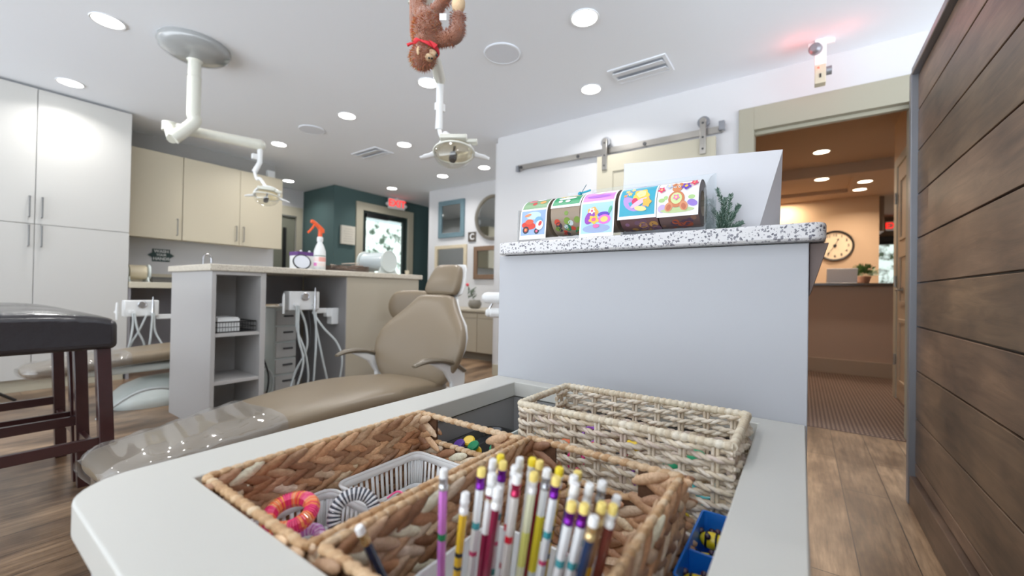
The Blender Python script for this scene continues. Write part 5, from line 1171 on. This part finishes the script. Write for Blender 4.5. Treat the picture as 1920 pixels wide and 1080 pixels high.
# blue bin with bee toys
t = thing('blue_bin', 'bright blue plastic bin with bee toys at the right edge of the recess', 'bin', (-.085,.50,.586))
BX0,BX1,BY0,BY1 = -.0945,-.056,.395,.536
m = MB(); m.loft([rrect(BX0+.003,BX1-.003,BY0+.003,BY1-.003,.004,.586), rrect(BX0,BX1,BY0,BY1,.005,.645), rrect(BX0+.002,BX1-.002,BY0+.002,BY1-.002,.004,.645), rrect(BX0+.005,BX1-.005,BY0+.005,BY1-.005,.004,.592)], False); m.add(rrect(BX0+.005,BX1-.005,BY0+.005,BY1-.005,.004,.595),[tuple(range(28))]); m.box(BX0+.003,BX1-.003,.452,.455,.59,.640)
obj('shell', m, mat('bright_blue',(20,110,206),.35,coat=.3), t)
for i, (p, dsc) in enumerate((((-.078,.505,.628),'topmost in the blue bin'),((-.080,.478,.618),'in front in the blue bin'),((-.070,.525,.620),'at the back of the blue bin'),((-.078,.425,.625),'in the near compartment of the blue bin'))):
    t = thing('bee_toy', 'yellow and black bee toy ' + dsc, 'toy', p); p = V(p)
    m = MB(); m.ball(p, .011, sz=(1.25,.85,.8), col=rgb(244,214,30)); obj('body', m, M['vcg'], t)
    m = MB()
    for dx_ in (-.006,.004): m.lathe([(.0088,-.0012),(.0094,0),(.0088,.0012)], p + V((dx_,0,0)), (1,0,0), 16, rgb(30,26,30))
    m.ball(p+V((.014,0,0)), .0045, col=rgb(30,26,30)); m.ball(p+V((-.013,.006,.004)), .004, col=rgb(60,30,50)); m.ball(p+V((.004,.008,.007)), .0035, col=rgb(60,30,50)); m.ball(p+V((-.004,-.007,.007)), .0035, col=rgb(50,26,40)); obj('stripes', m, M['vcg'], t)

# pencil cup and pencils ------------------------------------------------------
t = thing('pencil_cup', 'white plastic cup holding the bunch of pencils in the middle basket', 'cup', (-.205,.30,.592))
m = MB(); cR = rrect
m.loft([rrect(-.262,-.142,.235,.345,.02,.593), rrect(-.270,-.134,.228,.352,.022,.655), rrect(-.267,-.137,.231,.349,.02,.655), rrect(-.259,-.145,.238,.342,.018,.597)], False); m.add(rrect(-.259,-.145,.238,.342,.018,.597),[tuple(range(28))]); obj('shell', m, M['white'], t)
def pencil(top, bot, er, fe, body, deco, label, loose=False):
    top, bot = V(top), V(bot); d = (bot - top).normalized(); L_ = (bot-top).length
    t = thing('pencil', label, 'pencil', bot, group=None)
    m = MB(); m.tube([top + d*.0165, bot - d*.018], .0036, 6, col=rgb(*body)); 
    for f, cc_, h in deco: m.tube([top + d*f, top + d*(f+h)], .00368, 6, col=rgb(*cc_))
    obj('barrel', m, M['vcg'], t, sharp=30)
    m = MB(); m.tube([top + d*.0065, top + d*.009, top + d*.0095, top + d*.0125, top + d*.013, top + d*.017], [.0038,.0038,.0034,.0034,.0038,.0038], 14)
    obj('ferrule', m, mat('ferrule_%d_%d_%d' % fe, fe, .25, .75 if fe != (250,250,250) else .2), t)
    m = MB(); m.tube([top, top + d*.0012, top + d*.0068], [.0029,.0035,.0035], 14); obj('eraser', m, mat('eraser_%d_%d_%d' % er, er, .6), t)
    m = MB(); m.tube([bot - d*.018, bot], [.0036,.0006], 6); obj('point', m, M['upcab'], t)
YE, WE = (244,218,120), (244,244,244); BY = (248,220,40)
PUR, SIL, GOL, RD, WF = (116,30,150), (196,198,202), (226,196,140), (190,50,90), (250,250,250)
NAVY, WH, PK, YB, DR, BR = (30,50,84), (240,242,244), (206,120,206), (236,190,50), (130,30,60), (150,112,80)
wd = [(.045,(70,160,170),.006),(.070,(210,80,120),.004),(.095,(60,150,150),.006)]
hr = [(.050,(214,30,50),.006),(.085,(190,30,60),.005)]
bd = [(.05,(40,40,40),.004),(.062,(40,40,40),.003),(.075,(40,40,40),.005)]
PEN = [
 ((-.233,.241,.757), WE, SIL, PK, [(.055,(30,130,80),.006)], 'pink pencil with a silver ferrule standing apart at the left of the bunch'),
 ((-.210,.261,.757), YE, PUR, WH, wd, 'white pencil with purple ferrule and cream eraser, front left of the bunch'),
 ((-.213,.280,.757), WE, WF, WH, wd, 'all white pencil behind the front left purple one'),
 ((-.214,.292,.757), BY, GOL, WH, [], 'white pencil with a bright yellow eraser, tallest at the back left of the bunch'),
 ((-.204,.282,.757), YE, PUR, WH, wd, 'white pencil with purple ferrule and cream eraser, second purple one from the left'),
 ((-.197,.297,.757), WE, WF, WH, [], 'white pencil with white eraser at the back, left of the bright yellow eraser'),
 ((-.188,.303,.757), BY, WF, WH, [], 'white pencil with a bright yellow eraser at the back centre of the bunch'),
 ((-.200,.262,.755), WE, WF, DR, [(.02,(246,246,246),.03),(.02,(246,210,60),.003)], 'dark red pencil with white upper end and thin yellow ring'),
 ((-.180,.268,.757), WE, RD, (226,220,214), hr, 'white eraser pencil with red ferrule and red hearts'),
 ((-.191,.281,.757), WE, WF, WH, hr, 'white pencil with tiny red hearts left of the red ferrule pencil'),
 ((-.172,.280,.757), YE, WF, (236,236,200), [(.05,(226,226,120),.03)], 'pale yellow and white pencil right of the red ferrule pencil'),
 ((-.167,.292,.757), WE, SIL, WH, [(.04,(240,220,60),.05)], 'white pencil with silver ferrule and yellow band'),
 ((-.160,.300,.757), BY, WF, YB, bd, 'yellow pencil with black specks and bright yellow eraser'),
 ((-.154,.284,.757), YE, PUR, WH, wd, 'white pencil with purple ferrule and cream eraser, centre right'),
 ((-.144,.294,.757), WE, GOL, NAVY, [(.04,(90,104,130),.012)], 'navy pencil with gold ferrule and white eraser, centre right'),
 ((-.138,.284,.756), WE, WF, NAVY, [], 'navy pencil with plain white ferrule next to the gold ferrule one'),
 ((-.130,.293,.755), WE, WF, WH, wd, 'plain white pencil at the right of the bunch'),
 ((-.124,.303,.755), WE, SIL, BR, [], 'brown pencil with silver ferrule at the back right'),
 ((-.133,.269,.750), YE, PUR, WH, wd, 'white pencil with purple ferrule, left of the front right pair'),
 ((-.1245,.272,.750), YE, PUR, WH, wd, 'white pencil with purple ferrule, right of the front right pair'),
 ((-.115,.281,.750), YE, GOL, BR, [(.05,(230,180,50),.01)], 'tan pencil with cream eraser and gold ferrule at the right'),
 ((-.1145,.266,.747), WE, GOL, NAVY, bd, 'navy pencil with gold ferrule and white eraser, front right corner'),
 ((-.109,.287,.748), YE, WF, (120,60,50), [], 'reddish brown pencil with cream eraser at the right edge'),
 ((-.116,.313,.742), WE, SIL, (150,60,50), [], 'rust pencil with silver ferrule leaning at the far right of the bunch'),
 ((-.219,.252,.738), WE, WF, YB, bd, 'yellow pencil with black specks and white eraser at the left of the bunch'),
 ((-.191,.258,.748), WE, WF, DR, [], 'dark red pencil with a white end in the middle of the bunch'),
 ((-.180,.302,.757), YE, GOL, DR, [], 'dark red pencil with gold ferrule at the back of the bunch'),
 ((-.146,.305,.756), YE, WF, WH, wd, 'white pencil with cream eraser at the very back right'),
]
cx_, cy_ = -.17, .283
for i, (tp, er, fe, bo, de, lb) in enumerate(PEN):
    if i == 0: bt = (-.249,.256,.600)
    else: bt = (-.196 + (tp[0]-cx_)*.85, .288 + (tp[1]-cy_)*1.05, .600)
    pencil(tp, bt, er, fe, bo, de, lb)
pencil((-.279,.196,.716), (-.272,.245,.602), WE, GOL, NAVY, [], 'navy pencil with gold ferrule leaning in the near left corner of the middle basket')
# little toys beside the pencils
m = MB(); m.tube(spl([(-.120,.235,.60),(-.118,.228,.64),(-.122,.232,.665),(-.131,.240,.675),(-.136,.245,.655)],6), .0036, 8); tag(obj('bendy_hook', m, M['orange']), 'orange bendy plastic hook right of the pencils', 'toy')
m = MB()
st_ = V((-.128,.335,.655))
for k in range(8):
    a = k*PI/4; m.tube([st_, st_ + V((.009*math.cos(a), .002, .009*math.sin(a)))], [.004,.0016], 7)
m.ball(st_, .0055); tag(obj('star_topper', m, M['orange']), 'small orange star shaped topper behind the pencils at the right', 'toy')
m = MB(); m.tube([V((-.122,.262,.625))+V((.009*math.cos(a),.004*math.cos(a),.012*math.sin(a))) for a in [2*PI*i/20 for i in range(20)]], .003, 8, closed=True); tag(obj('lime_ring', m, mat('lime_plastic',(190,220,40),.35)), 'lime green plastic ring low beside the orange hook', 'toy')
m = MB(); m.ball((-.118,.30,.61), .016, sz=(.8,1.2,.9)); tag(obj('red_ball', m, mat('red_plastic',(206,40,40),.3,coat=.4)), 'red plastic ball at the bottom right of the middle basket', 'toy')

# ------------------------------------------------------------------ camera, world, view
def cam():
    f = 773.0
    B = V((543,-16,773)).normalized(); A = V((-1100,12,773)); A = (A - B*A.dot(B)).normalized()
    X_, Y_ = -A, B
    Xc, Yc = V((X_.x,X_.y,-X_.z)), V((Y_.x,Y_.y,-Y_.z)); Zc = Xc.cross(Yc)
    R = Matrix((Xc, Yc, Zc))            # camera -> world
    c = bpy.data.cameras.new('camera'); o = bpy.data.objects.new('camera', c); COL.objects.link(o)
    c.sensor_width = 36; c.lens = f/1920*36; c.clip_start = .01; c.clip_end = 60
    mw = R.to_4x4(); mw.translation = V((0,0,.9)); o.matrix_world = mw
    c.dof.use_dof = True; c.dof.focus_distance = .80; c.dof.aperture_fstop = 3.4
    bpy.context.scene.camera = o
cam()
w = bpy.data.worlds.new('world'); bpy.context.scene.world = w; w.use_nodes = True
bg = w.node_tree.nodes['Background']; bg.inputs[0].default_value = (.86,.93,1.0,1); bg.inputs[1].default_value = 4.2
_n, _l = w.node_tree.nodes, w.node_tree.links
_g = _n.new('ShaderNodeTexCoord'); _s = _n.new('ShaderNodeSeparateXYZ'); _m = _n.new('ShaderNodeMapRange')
_m.inputs[1].default_value = -.15; _m.inputs[2].default_value = .1; _m.inputs[3].default_value = 7.6; _m.inputs[4].default_value = 2.1  # world made brighter below the horizon, added to lift the ceiling
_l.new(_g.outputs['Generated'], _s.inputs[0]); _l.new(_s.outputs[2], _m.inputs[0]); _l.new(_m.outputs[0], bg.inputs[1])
sc = bpy.context.scene
sc.view_settings.view_transform = 'Standard'; sc.view_settings.look = 'None'; sc.view_settings.exposure = -.30; sc.view_settings.gamma = 1.06
sc.cycles.max_bounces = 8; sc.cycles.diffuse_bounces = 5; sc.cycles.transparent_max_bounces = 12; sc.cycles.sample_clamp_indirect = 4
sc.cycles.caustics_reflective = False; sc.cycles.caustics_refractive = False
